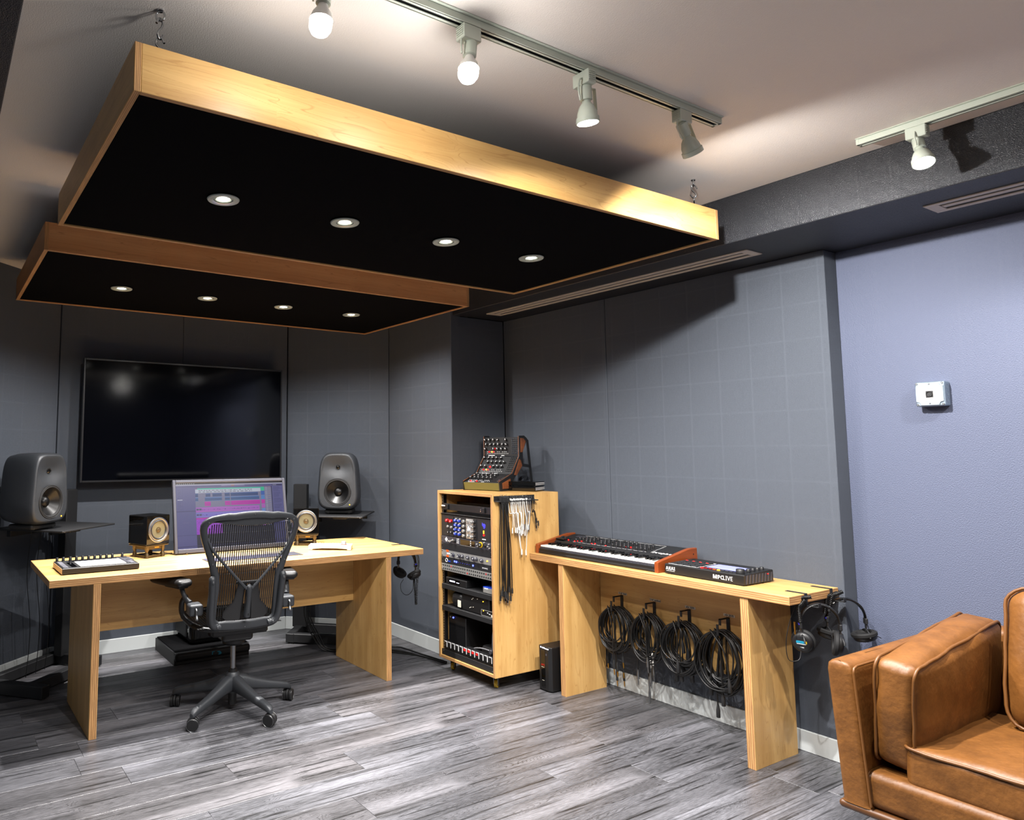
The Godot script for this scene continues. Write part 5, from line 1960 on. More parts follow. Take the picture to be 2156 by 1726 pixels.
func plug_cable(called: String, label: String, group: String, x: float, z: float, yb: float, sp: float, m: Material, pm: Material, rad: float, yt: float, r: RandomNumberGenerator) -> void:
	var t := thing(called, label, "cable", Vector3(x, 0, z), 0.0, group)
	var w := r.randf_range(-0.014, 0.014)
	var out := r.randf_range(0.0, 0.02)
	var pts := curve([Vector3(0, yt - 0.03, 0), Vector3(w * 0.3, yt - 0.09, out * 0.5), Vector3(sp * 0.4 + w, lerpf(yt, yb, 0.45), out), Vector3(sp * 0.8 + w * 0.6, lerpf(yt, yb, 0.8), out * 0.7), Vector3(sp, yb + 0.03, out * 0.5)], 4)
	obj("lead", tb(pts, rad, 6), m, t)
	for e in [[Vector3(0, yt - 0.036, 0), 1.0], [Vector3(sp, yb + 0.033, out * 0.5), -1.0]]:
		var xf := Transform3D(Basis(Vector3(1, 0, 0), 0.0 if e[1] > 0 else PI), e[0])
		obj("plug_sleeve", lt([Vector2(0, -0.004), Vector2(rad * 1.5, -0.004), Vector2(rad * 2.0, 0.008), Vector2(rad * 2.0, 0.026), Vector2(0, 0.026)], 10, xf), pm, t)
		obj("plug_tip", lt([Vector2(0, 0.024), Vector2(0.0017, 0.024), Vector2(0.0017, 0.034), Vector2(0.0012, 0.036), Vector2(0.0017, 0.038), Vector2(0, 0.042)], 8, xf), M.chrome, t)


func modular_synth() -> void:
	# three tiers of black modules between steel sides with walnut inlays
	var t := thing("modular_synthesizer", "three-tier black modular synthesizer with walnut side inlays on top of the rack", "synthesizer", Vector3(3.005, 1.1105, -3.478), deg_to_rad(-73.2))
	var w := 0.262
	var prof := [Vector2(-0.000, 0.052), Vector2(-0.160, 0.100), Vector2(-0.258, 0.215), Vector2(-0.257, 0.342)]
	var names := ["lower_panel", "middle_panel", "upper_panel"]
	for k in 3:
		var a: Vector2 = prof[k]
		var b: Vector2 = prof[k + 1]
		var d := b - a
		var ln := d.length()
		# panel frame: local x across, y up the slope, z out of the panel
		var y := Vector3(0, d.y, d.x) / ln
		var z := Vector3(1, 0, 0).cross(y)
		var p := Node3D.new()
		p.name = names[k]
		t.add_child(p)
		p.transform = Transform3D(Basis(Vector3(1, 0, 0), y, z), Vector3(0, (a.y + b.y) / 2, (a.x + b.x) / 2))
		obj("face_plate", bx(Vector3(0, 0, -0.006), Vector3(w, ln - 0.003, 0.010), 0.001), M.satin_black, p)
		var r := RandomNumberGenerator.new()
		r.seed = 31 + k
		var km := face_cyl(0.0085, 0.013)
		var cm := bx(Vector3(0, 0.003, 0.0135), Vector3(0.0045, 0.010, 0.0012)).mesh()
		for row in 3:
			for c in 6:
				if (row * 5 + c + k) % 7 == 6 and k > 0:
					continue
				var o := obj("knob", km, M.black_plastic, p)
				o.position = Vector3(-0.118 + c * 0.031 + (0.006 if row == 1 else 0.0), ln * 0.36 - row * ln * 0.235, 0)
				o.rotation.z = r.randf_range(-1.2, 1.2)
				obj("pointer", cm, M.print_white, o)
		var jm := cy(Vector3(), 0.0044, 0.004, 10, 0.0, 2).mesh()
		for row in 8:
			for c in (4 if k else 2):
				var o := obj("jack", jm, M.chrome, p)
				o.position = Vector3(w / 2 - 0.011 - c * 0.0125, ln * 0.40 - row * ln * 0.105, 0.001)
		var sm := bx(Vector3(), Vector3(0.0048, 0.0048, 0.003), 0.001).mesh()
		for row in 2:
			for c in 13:
				if row == 0 and (c == 5 or c == 8 or c == 12):
					continue
				var o := obj("step_button", sm, M.print_white, p)
				o.position = Vector3(-0.105 + c * 0.0128, -ln * 0.27 - row * ln * 0.09, 0.001)
		if k:
			many(p, "indicator", cy(Vector3(), 0.0052, 0.005, 12, 0.0, 2).mesh(), M.led_red, [Vector3(-0.052, -ln * 0.105, 0.001)])
			many(p, "indicator", cy(Vector3(), 0.0036, 0.005, 12, 0.0, 2).mesh(), M.led_red, [Vector3(-0.092, -ln * 0.27, 0.002), Vector3(-0.056, -ln * 0.27, 0.002)])
			many(p, "indicator", cy(Vector3(), 0.0040, 0.005, 12, 0.0, 2).mesh(), M.led_yellow, [Vector3(-0.070, -ln * 0.27, 0.002)])
		else:
			many(p, "indicator", cy(Vector3(), 0.0042, 0.005, 12, 0.0, 2).mesh(), M.led_red, [Vector3(-0.085, -ln * 0.40, 0.002), Vector3(-0.042, -ln * 0.38, 0.002)])
		obj("name_mark", bx(Vector3(-0.075, -ln * 0.46, 0), Vector3(0.05, 0.005, 0.001)), M.print_white, p)
		obj("name_mark", bx(Vector3(0.010, -ln * 0.46, 0), Vector3(0.022, 0.005, 0.001)), M.print_white, p)
	var ol := Geo.new()
	ol.prism([Vector2(0.0, 0.050), Vector2(-0.012, 0.004), Vector2(-0.150, 0.004), Vector2(-0.150, 0.090), Vector2(-0.004, 0.050)], -0.131, 0.131, 0.001)
	ol.v = turned(ol.v)
	ol.n = turned(ol.n)
	obj("olive_case", ol, M.olive, t)
	var outline := [Vector2(0.004, 0.058), Vector2(-0.002, 0.004), Vector2(-0.020, 0.0), Vector2(-0.44, 0.0), Vector2(-0.44, 0.012), Vector2(-0.425, 0.016), Vector2(-0.375, 0.322), Vector2(-0.318, 0.352), Vector2(-0.252, 0.350), Vector2(-0.252, 0.217), Vector2(-0.158, 0.107)]
	for s in [-1, 1]:
		# steel side: solid along the panels, legs and struts behind
		var sd := Geo.new()
		var z0: float = s * (w / 2 + 0.003) - 0.0025
		sd.prism([Vector2(0.004, 0.058), Vector2(-0.004, 0.0), Vector2(-0.105, 0.0), Vector2(-0.165, 0.060), Vector2(-0.300, 0.170), Vector2(-0.296, 0.245), Vector2(-0.360, 0.333), Vector2(-0.318, 0.352), Vector2(-0.252, 0.350), Vector2(-0.252, 0.217), Vector2(-0.158, 0.107)], z0, z0 + 0.005, 0.0006)
		sd.prism([Vector2(-0.345, 0.335), Vector2(-0.375, 0.322), Vector2(-0.432, 0.0), Vector2(-0.405, 0.0)], z0, z0 + 0.005, 0.0006)
		sd.prism([Vector2(-0.290, 0.170), Vector2(-0.290, 0.150), Vector2(-0.395, 0.140), Vector2(-0.390, 0.160)], z0, z0 + 0.005, 0.0006)
		sd.prism([Vector2(-0.10, 0.0), Vector2(-0.42, 0.0), Vector2(-0.42, 0.014), Vector2(-0.12, 0.020)], z0, z0 + 0.005, 0.0006)
		sd.v = turned(sd.v)
		sd.n = turned(sd.n)
		obj("steel_side", sd, M.satin_black, t)
		var z1: float = s * (w / 2 + 0.0075) - 0.003
		for pg in [[Vector2(-0.030, 0.050), Vector2(-0.034, 0.014), Vector2(-0.120, 0.014), Vector2(-0.128, 0.050), Vector2(-0.125, 0.075)], [Vector2(-0.180, 0.098), Vector2(-0.202, 0.092), Vector2(-0.278, 0.155), Vector2(-0.262, 0.190), Vector2(-0.246, 0.198)], [Vector2(-0.266, 0.242), Vector2(-0.288, 0.242), Vector2(-0.330, 0.315), Vector2(-0.300, 0.334), Vector2(-0.268, 0.334)]]:
			var wd := Geo.new()
			wd.prism(pg, z1, z1 + 0.006, 0.001)
			wd.v = turned(wd.v)
			wd.n = turned(wd.n)
			obj("walnut_inlay", wd, M.walnut, t)
		var ed := Geo.new()
		var x: float = s * (w / 2 - 0.001)
		ed.tube([Vector3(x, 0.057, 0.003), Vector3(x, 0.106, -0.157), Vector3(x, 0.217, -0.253), Vector3(x, 0.347, -0.253)], 0.0022, 6)
		obj("wood_edge", ed, M.walnut, t)
	for z in [-0.20, -0.30, -0.425]:
		obj("cross_rod", cy(Vector3(0, 0.01, z), 0.005, w, 10, 0.0, 0), M.satin_black, t)
	# a binder lying behind it
	var b := thing("folder_stack", "black folders with white striped spines lying behind the modular synthesizer", "folder", Vector3(3.245, 1.1105, -3.335), deg_to_rad(-73.2) + 0.12)
	for k in 2:
		var y := 0.016 + k * 0.030
		obj("folder", bx(Vector3(0, y, 0), Vector3(0.20, 0.027, 0.16), 0.003), M.gloss_black, b)
		for q in 2:
			obj("spine_stripe", bx(Vector3(0.1004, y - 0.004 + q * 0.009, 0), Vector3(0.001, 0.004, 0.15)), M.print_white, b)


func turned(a: PackedVector3Array) -> PackedVector3Array:
	# from (x = forward, y, z = across) to (across, y, forward)
	var o := PackedVector3Array()
	for p in a:
		o.append(Vector3(-p.z, p.y, p.x))
	return o


# ---------------------------------------------------------------- on, under and beside the bench
func build_bench_things() -> void:
	keyboard_synth()
	sampler()
	coils()
	ups()
	junction_box()
	headphones_all()
	floor_cables()


func keyboard_synth() -> void:
	var t := thing("keyboard_synthesizer", "long black keyboard synthesizer with orange-brown wooden end cheeks, on the bench", "synthesizer", Vector3(3.128, 0.757, -2.718), -PI / 2)
	var L := 0.832
	# section: y over depth (z runs towards the player)
	var ch := [Vector2(0.004, 0.0), Vector2(0.004, 0.050), Vector2(0.0, 0.053), Vector2(-0.235, 0.098), Vector2(-0.265, 0.102), Vector2(-0.318, 0.102), Vector2(-0.322, 0.0)]
	for s in [-1, 1]:
		var g := Geo.new()
		g.grain = 0
		g.off = Vector2(rng.randf(), rng.randf())
		var x0: float = s * (L / 2 - 0.011) - 0.011
		g.prism(ch, x0, x0 + 0.022, 0.0025)
		g.v = turned(g.v)
		g.n = turned(g.n)
		obj("end_cheek", g, M.mahogany, t)
		obj("cheek_screw", cy(Vector3(s * (L / 2 + 0.0003), 0.072, -0.285), 0.004, 0.001, 10, 0.0, 0), M.void_black, t)
	var inn := L - 0.046
	var b := Geo.new()
	b.box(Vector3(0, 0.016, -0.158), Vector3(inn, 0.026, 0.312), 0.002)
	obj("bottom_case", b, M.black_plastic, t)
	obj("front_lip", bx(Vector3(0, 0.008, -0.004), Vector3(inn, 0.012, 0.012), 0.003), M.black_plastic, t)
	var pn := Geo.new()
	pn.prism([Vector2(-0.132, 0.030), Vector2(-0.132, 0.060), Vector2(-0.145, 0.068), Vector2(-0.150, 0.069), Vector2(-0.300, 0.094), Vector2(-0.318, 0.094), Vector2(-0.318, 0.03)], -inn / 2, inn / 2, 0.001)
	pn.v = turned(pn.v)
	pn.n = turned(pn.n)
	obj("panel", pn, M.satin_black, t)
	# keys: 36 white, 25 black
	var kw := (inn - 0.01) / 36.0
	var wm := bx(Vector3(0, 0, 0), Vector3(kw - 0.0009, 0.016, 0.124), 0.0012).mesh()
	var lm := bx(Vector3(0, 0, 0), Vector3(kw - 0.0012, 0.012, 0.002), 0.0005).mesh()
	var bm := Geo.new()
	bm.box(Vector3(0, 0.0, 0), Vector3(0.0098, 0.013, 0.080), 0.002)
	var bmm := bm.mesh()
	for k in 36:
		var x := -inn / 2 + 0.005 + (k + 0.5) * kw
		var o := obj("white_key", wm, M.white_plastic, t)
		o.position = Vector3(x, 0.040, -0.072)
		var f := obj("key_front", lm, M.grey_panel, t)
		f.position = Vector3(x, 0.034, -0.0092)
		if k < 35 and (k % 7) in [0, 1, 3, 4, 5]:
			o = obj("black_key", bmm, M.gloss_black, t)
			o.position = Vector3(x + kw / 2, 0.0525, -0.094)
	# controls on the sloping panel
	var tilt := Basis(Vector3(1, 0, 0), atan2(0.025, 0.150))

	var km := lt([Vector2(0, 0), Vector2(0.0072, 0), Vector2(0.0066, 0.004), Vector2(0.0058, 0.015), Vector2(0.0050, 0.016), Vector2(0, 0.016)], 14).mesh()
	var cm := cy(Vector3(0, 0.0165, 0), 0.0048, 0.0012, 12).mesh()
	var r := RandomNumberGenerator.new()
	r.seed = 77
	for c in 19:
		for row in 4:
			var x := -0.255 + c * 0.0262 + row * 0.003
			if c in [5, 9] or (row == 3 and c > 12 and c % 2 == 0) or (row == 0 and c in [1, 2, 6]) or r.randf() < 0.10 or (row == 3 and c < 9 and c % 3 == 1):
				continue
			var o := obj("knob", km, M.black_plastic, t)
			o.position = panel_at(x, 0.018 + row * 0.030)
			o.basis = tilt
			obj("knob_cap", cm, M.chrome, o)
	for e in [[-0.318, 0.02], [-0.262, 0.012], [-0.250, 0.02], [-0.225, 0.028], [-0.135, 0.01], [-0.118, 0.018], [-0.07, 0.05], [-0.035, 0.008], [0.075, 0.035], [0.108, 0.04]]:
		obj("indicator", bx(panel_at(e[0], e[1]) + Vector3(0, 0.003, 0), Vector3(0.007, 0.004, 0.006), 0.001), M.led_red, t)
	for e in [[-0.02, 0.142, 0.55], [-0.02, 0.006, 0.50]]:
		var ln := obj("printed_line", bx(Vector3(), Vector3(e[2], 0.0006, 0.0012)), M.print_white, t)
		ln.position = panel_at(e[0], e[1]) + Vector3(0, 0.0004, 0)
		ln.basis = tilt
	var ln2 := obj("printed_line", bx(Vector3(), Vector3(0.0014, 0.0006, 0.13)), M.print_white, t)
	ln2.position = panel_at(0.255, 0.075) + Vector3(0, 0.0004, 0)
	ln2.basis = tilt
	for k in 14:
		var o := obj("button", bx(Vector3(), Vector3(0.010, 0.004, 0.006), 0.001), M.grey_panel, t)
		o.position = panel_at(-0.24 + k * 0.035, 0.006) + Vector3(0, 0.001, 0)
		o.basis = tilt
	var ds := obj("display", bx(Vector3(), Vector3(0.075, 0.002, 0.03), 0.0005), M.grey_panel, t)
	ds.position = panel_at(-0.30, 0.115) + Vector3(0, 0.001, 0)
	ds.basis = tilt
	for x in [-0.375, -0.345]:
		obj("wheel", cy(Vector3(x, 0.066, -0.185), 0.026, 0.012, 24, 0.003, 0), M.rubber, t)
	obj("wheel_well", bx(Vector3(-0.36, 0.078, -0.185), Vector3(0.06, 0.008, 0.09), 0.002), M.black_plastic, t)
	var tx := text("logo", "Prophet", 0.026, Transform3D(tilt * Basis(Vector3(1, 0, 0), -PI / 2), panel_at(0.325, 0.016) + Vector3(0, 0.0008, 0)), M.print_white, t, true, "Droid Serif")
	tx.scale = Vector3(1.2, 1, 1)


func panel_at(x: float, d: float) -> Vector3:
	return Vector3(x, 0.069 + d * 0.1667, -0.150 - d)


func sampler() -> void:
	var t := thing("pad_sampler", "black pad sampler with lit touch screen, right of the keyboard on the bench", "sampler", Vector3(3.150, 0.757, -2.083), -PI / 2)
	var w := 0.400
	var body := Geo.new()
	body.prism([Vector2(0.0, 0.004), Vector2(0.0, 0.045), Vector2(-0.004, 0.049), Vector2(-0.232, 0.056), Vector2(-0.236, 0.052), Vector2(-0.236, 0.004)], -w / 2, w / 2, 0.002)
	body.v = turned(body.v)
	body.n = turned(body.n)
	obj("body", body, M.black_plastic, t)
	for x in [-0.17, 0.17]:
		for z in [-0.02, -0.21]:
			obj("foot", cy(Vector3(x, 0.0025, z), 0.010, 0.005, 14), M.rubber, t)
	text("logo", "AKAI", 0.022, facing(Vector3(-0.168, 0.029, 0.0003), Vector3(0, 0, 1)), M.print_white, t, true)
	obj("underline", bx(Vector3(-0.168, 0.0165, 0.0004), Vector3(0.046, 0.0012, 0.0008)), M.print_white, t)
	text("model_mark", "MPC", 0.025, facing(Vector3(0.078, 0.024, 0.0003), Vector3(0, 0, 1)), M.print_white, t, true)
	text("model_mark", "LIVE", 0.025, facing(Vector3(0.125, 0.024, 0.0003), Vector3(0, 0, 1)), M.print_white, t)
	var sl := Basis(Vector3(1, 0, 0), atan2(0.007, 0.228))
	var pm := bx(Vector3(), Vector3(0.030, 0.006, 0.030), 0.0015).mesh()
	for c in 4:
		for r in 4:
			var o := obj("drum_pad", pm, M.satin_black, t)
			o.position = Vector3(-0.164 + c * 0.036, 0.0525 + r * 0.0011, -0.034 - r * 0.036)
			o.basis = sl
			obj("pad_light", bx(Vector3(0.0, 0.0032, 0.013), Vector3(0.012, 0.001, 0.002)), M.led_red if (r == 3) else M.grey_panel, o)
	for e in [[-0.112, -0.014, 0.150, 0.002], [-0.112, -0.166, 0.150, 0.002]]:
		obj("printed_line", bx(Vector3(e[0], 0.0500 - e[1] * 0.031, e[1]), Vector3(e[2], 0.001, e[3])), M.print_white, t)
	for x in [-0.034]:
		var o := obj("printed_line", bx(Vector3(), Vector3(0.002, 0.001, 0.152)), M.print_white, t)
		o.position = Vector3(x, 0.0530, -0.09)
		o.basis = sl
	var sc := obj("touch_screen", bx(Vector3(), Vector3(0.152, 0.002, 0.100), 0.0005), glow("pad_screen", Color(0.50, 0.52, 0.80), 0.45), t)
	sc.position = Vector3(0.060, 0.0540, -0.108)
	sc.basis = sl
	for k in 8:
		var o := obj("button", bx(Vector3(), Vector3(0.014, 0.004, 0.007), 0.0012), [M.led_red, M.red, M.red, M.orange_paint, M.led_yellow, M.grey_panel, M.grey_panel, M.grey_panel][k], t)
		o.position = Vector3(-0.020 + k * 0.0205, 0.0515, -0.030)
	obj("data_wheel", lt([Vector2(0.019, 0), Vector2(0.018, 0.018), Vector2(0.016, 0.020), Vector2(0, 0.020)], 28, Transform3D(Basis(), Vector3(0.166, 0.050, -0.032))), M.black_plastic, t)
	var km := lt([Vector2(0.0095, 0), Vector2(0.0085, 0.013), Vector2(0.0075, 0.014), Vector2(0, 0.014)], 18).mesh()
	for k in 4:
		var o := obj("knob", km, M.black_plastic, t)
		o.position = Vector3(0.172, 0.0530, -0.085 - k * 0.036)
	# slanted ribs on the right side
	for k in 9:
		var rb := Geo.new()
		var z := -0.012 - k * 0.0245
		rb.prism([Vector2(z, 0.008), Vector2(z - 0.013, 0.008), Vector2(z - 0.020, 0.046), Vector2(z - 0.007, 0.046)], -w / 2 - 0.0022, -w / 2 + 0.001, 0.0006)
		rb.v = turned(rb.v)
		rb.n = turned(rb.n)
		obj("side_rib", rb, M.grey_panel, t)
	obj("side_light", cy(Vector3(w / 2 + 0.001, 0.04, -0.19), 0.002, 0.003, 8, 0.0, 0), M.led_red, t)


func coils() -> void:
	var words := ["1/4\" bal", "1/4\" unbal", "xlr 10ft", "xlr 25ft"]
	var pos := ["leftmost", "second from left", "third from left", "rightmost"]
	var r := RandomNumberGenerator.new()
	r.seed = 3
	var x0 := 3.394
	for k in 4:
		var z: float = [-2.742, -2.532, -2.326, -2.118][k]
		var t := thing("cable_hook", "black double wall hook under the bench, %s of four" % pos[k], "hook", Vector3(x0, 0.47, z), -PI / 2, "cable hooks under the bench")
		obj("back_plate", bx(Vector3(0, 0.020, 0.002), Vector3(0.018, 0.118, 0.004), 0.001), M.satin_black, t)
		obj("cross_plate", bx(Vector3(0, -0.005, 0.002), Vector3(0.052, 0.024, 0.004), 0.001), M.satin_black, t)
		for s in [-1, 1]:
			obj("screw", cy(Vector3(s * 0.020, -0.003, 0.0048), 0.0042, 0.002, 10, 0.0, 2), M.steel, t)
		var g := Geo.new()
		g.box(Vector3(0, 0.0765, 0.036), Vector3(0.012, 0.005, 0.072), 0.001)
		g.box(Vector3(0, 0.0640, 0.0695), Vector3(0.012, 0.030, 0.005), 0.001)
		g.box(Vector3(0, 0.005, 0.047), Vector3(0.012, 0.005, 0.092), 0.001)
		g.box(Vector3(0, 0.030, 0.0910), Vector3(0.012, 0.052, 0.005), 0.001)
		obj("arms", g, M.satin_black, t)
		var lb := thing("label_strip", "small printed paper label above the %s cable hook under the bench" % pos[k], "label", Vector3(x0, 0.5585, z + 0.006), -PI / 2)
		obj("paper", bx(Vector3(0, 0, 0.0004), Vector3(0.058 if k != 1 else 0.066, 0.0125, 0.0008)), M.label_paper, lb)
		text("print", words[k], 0.0135, facing(Vector3(0, 0, 0.0008), Vector3(0, 0, 1)), M.void_black, lb, true)
		# the cables looped over the lower arm
		for q in 4:
			var kind := "instrument cable with plugs" if k < 2 else "microphone cable"
			var c := thing("coiled_cable", "black %s looped over the %s hook under the bench" % [kind, pos[k]], "cable", Vector3(x0, 0.4795, z), -PI / 2, "cables looped on the %s hook" % pos[k])
			var pts := []
			var loops: int = [5, 5, 5, 6][k]
			var rad: float = [0.0033, 0.0034, 0.0036, 0.0038][k]
			var hh: float = [0.235, 0.225, 0.240, 0.275][k]
			var ww: float = [0.105, 0.100, 0.100, 0.116][k]
			var sway := 0.0
			for lp in loops:
				var b: float = hh * r.randf_range(0.78, 1.08)
				var a: float = ww * r.randf_range(0.74, 1.06)
				var out: float = 0.010 + 0.0185 * q + 0.0042 * lp + r.randf_range(-0.002, 0.002)
				sway = r.randf_range(-0.020, 0.022)
				for s in 18:
					var u := TAU * s / 18.0
					# pear-shaped: pinched where it hangs from the arm
					var wx := sin(u) * a * (0.92 + 0.12 * (1 - cos(u)) / 2)
					var yy := rad + 0.002 * lp - b * (1 - cos(u)) / 2
					pts.append(Vector3(wx * 0.95 + sway * (1 - cos(u)) / 2, yy + r.randf_range(-0.0015, 0.0015), out + 0.020 * sin(u / 2.0) * (0.4 + 0.3 * q) + r.randf_range(-0.002, 0.002)))
			var e0: Vector3 = pts[0]
			var ends := []
			var xa := r.randf_range(-0.07, 0.03)
			var xb := r.randf_range(-0.02, 0.07)
			var la: float = [0.36, 0.33, 0.20, 0.30][k] + r.randf_range(-0.10, 0.06)
			var lb2: float = la - r.randf_range(0.02, 0.12)
			var head := [Vector3(xa, -la, e0.z + 0.02), Vector3(xa * 0.9, -la * 0.7, e0.z + 0.024), Vector3(xa * 0.5, -la * 0.25, e0.z + 0.018)]
			var last: Vector3 = pts[-1]
			var tail := [last + Vector3(0.0, 0.004, 0.004), Vector3(xb * 0.6, -lb2 * 0.3, last.z + 0.02), Vector3(xb * 0.95, -lb2 * 0.72, last.z + 0.024), Vector3(xb, -lb2, last.z + 0.022)]
			var all := head + pts + tail
			obj("lead", tb(curve(all, 3), rad, 7), M.cable, c)
			for e in [[head[0], head[0] - head[1]], [tail[-1], tail[-1] - tail[-2]]]:
				var dn: Vector3 = e[1].normalized()
				var xf := facing(e[0], Vector3(1, 0, 0) if absf(dn.x) < 0.9 else Vector3(0, 0, 1), -dn)
				var yv := dn
				var xv := yv.cross(Vector3(0, 0, 1)).normalized()
				xf = Transform3D(Basis(xv, yv, xv.cross(yv)), e[0])
				if k < 2:
					var metal: Material = M.brass if k == 0 else M.steel
					obj("plug_body", lt([Vector2(0, -0.006), Vector2(rad, -0.006), Vector2(0.0055, 0.010), Vector2(0.0065, 0.016), Vector2(0.0065, 0.044), Vector2(0, 0.044)], 14, xf), M.rubber if k == 0 else metal, c)
					obj("plug_tip", lt([Vector2(0, 0.042), Vector2(0.0032, 0.042), Vector2(0.0032, 0.066), Vector2(0.0024, 0.069), Vector2(0.0032, 0.072), Vector2(0.0012, 0.076), Vector2(0, 0.077)], 12, xf), metal, c)
					if q == 1 and k == 1:
						obj("white_sleeve", lt([Vector2(rad + 0.0004, -0.07), Vector2(rad + 0.0012, -0.07), Vector2(rad + 0.0012, -0.006), Vector2(rad + 0.0004, -0.006)], 12, xf), M.white_plastic, c)
				else:
					obj("connector", lt([Vector2(0, -0.012), Vector2(rad, -0.012), Vector2(0.0065, 0.004), Vector2(0.0092, 0.020), Vector2(0.0095, 0.052), Vector2(0.0082, 0.054), Vector2(0, 0.050)], 16, xf), M.satin_black, c)


func ups() -> void:
	var t := thing("battery_backup", "black upright battery backup unit on the floor between rack and bench leg", "power supply", Vector3(3.062, 0.0, -3.022), -PI / 2)
	var w := 0.098
	var h := 0.248
	var body := Geo.new()
	body.prism([Vector2(-w / 2, -0.30), Vector2(w / 2, -0.30), Vector2(w / 2, -0.012), Vector2(w / 2 - 0.020, 0.0), Vector2(-w / 2 + 0.014, 0.0), Vector2(-w / 2, -0.010)], 0.006, h, 0.003)
	var nv := PackedVector3Array()
	for p in body.v:
		nv.append(Vector3(p.x, p.z, p.y))
	var nn := PackedVector3Array()
	for p in body.n:
		nn.append(Vector3(p.x, p.z, p.y))
	body.v = nv
	body.n = nn
	for k in range(0, body.i.size(), 3):
		var q := body.i[k + 1]
		body.i[k + 1] = body.i[k + 2]
		body.i[k + 2] = q
	obj("case", body, M.black_plastic, t)
	for x in [-0.03, 0.03]:
		for z in [-0.03, -0.27]:
			obj("foot", cy(Vector3(x, 0.003, z), 0.008, 0.006, 12), M.rubber, t)
	obj("front_panel", bx(Vector3(-0.008, 0.125, 0.0006), Vector3(0.030, 0.205, 0.002), 0.0005), M.gloss_black, t)
	many(t, "indicator", cy(Vector3(), 0.0042, 0.004, 12, 0.002, 2).mesh(), M.led_white, [Vector3(-0.024, 0.241, 0.001), Vector3(-0.011, 0.240, 0.001), Vector3(0.001, 0.240, 0.001)])
	obj("indicator", bx(Vector3(0.021, 0.238, 0.001), Vector3(0.026, 0.004, 0.003), 0.001), M.led_white, t)
	text("logo", "APC", 0.016, facing(Vector3(-0.010, 0.145, 0.0017), Vector3(0, 0, 1)), M.red, t, true)
	obj("printed_line", bx(Vector3(-0.012, 0.133, 0.0017), Vector3(0.022, 0.002, 0.0006)), M.label_paper, t)
	obj("printed_line", bx(Vector3(-0.010, 0.060, 0.0017), Vector3(0.016, 0.002, 0.0006)), M.label_paper, t)
	obj("power_button", bx(Vector3(0.016, 0.205, 0.0012), Vector3(0.010, 0.012, 0.003), 0.001), M.grey_panel, t)


func junction_box() -> void:
	var t := thing("junction_box", "galvanised metal junction box with a white socket plate on the blue wall", "electrical box", Vector3(3.605, 1.597, -1.292), -PI / 2)
	var s := 0.102
	var b := Geo.new()
	b.rbox(Vector3(0, 0, 0.026), Vector3(s, s, 0.052), 0.006, 3)
	obj("box", b, M.galvanised, t)
	var pl := []
	for q in [[1, 1], [-1, 1], [-1, -1], [1, -1]]:
		var n := [[0.048, 0.032], [0.036, 0.036], [0.032, 0.048]]
		if q[0] * q[1] < 0:
			n.reverse()
		for e in n:
			pl.append(Vector2(q[0] * e[0], q[1] * e[1]))
	var cv := Geo.new()
	cv.prism(pl, 0.052, 0.057, 0.0015)
	obj("cover", cv, M.galvanised, t)
	for q in [[1, 1], [-1, 1], [-1, -1], [1, -1]]:
		obj("screw", cy(Vector3(q[0] * 0.0435, q[1] * 0.0435, 0.0535), 0.0045, 0.003, 12, 0.001, 2), M.steel, t)
	for y in [0.040, -0.040]:
		obj("screw", cy(Vector3(0, y, 0.0575), 0.0035, 0.003, 12, 0.001, 2), M.steel, t)
	obj("socket_plate", bx(Vector3(0.0, -0.001, 0.0578), Vector3(0.036, 0.062, 0.003), 0.001), M.white_plastic, t)
	obj("socket_flange", bx(Vector3(0.001, -0.002, 0.0595), Vector3(0.026, 0.028, 0.002), 0.002), M.satin_black, t)
	obj("socket", lt([Vector2(0.0115, 0.0), Vector2(0.0115, 0.003), Vector2(0.0095, 0.003), Vector2(0.009, -0.001), Vector2(0, -0.001)], 24, Transform3D(Basis(Vector3(1, 0, 0), PI / 2), Vector3(0.001, -0.002, 0.0605))), M.void_black, t)
	for e in [[-0.004, 0.002], [0.004, 0.002], [0.0, -0.005]]:
		obj("pin", cy(Vector3(0.001 + e[0], -0.002 + e[1], 0.061), 0.0014, 0.004, 8, 0.0, 2), M.chrome, t)
	for e in [[0.0, 0.026], [0.028, 0.026], [-0.028, 0.026]]:
		var ring := []
		for k in 18:
			ring.append(Vector3(s / 2, e[0] + cos(TAU * k / 18) * 0.0105, e[1] + sin(TAU * k / 18) * 0.0105))
		obj("knockout", tb(ring, 0.0007, 5, true), M.steel, t)


func coil_points(a: Vector3, b: Vector3, mid: Vector3, r: float, turns: int) -> Array:
	# telephone-cord helix along a bent path
	var path := curve([a, a.lerp(mid, 0.5), mid, mid.lerp(b, 0.5), b], 8)
	var out := []
	var n := turns * 8
	for k in n + 1:
		var f := float(k) / n * (path.size() - 1)
		var j := mini(int(f), path.size() - 2)
		var p: Vector3 = path[j].lerp(path[j + 1], f - j)
		var d: Vector3 = (path[j + 1] - path[j]).normalized()
		var s := d.cross(Vector3(0.3, 0.2, 0.9)).normalized()
		var u := s.cross(d)
		var w := TAU * k / 8.0
		out.append(p + s * cos(w) * r + u * sin(w) * r)
	return out


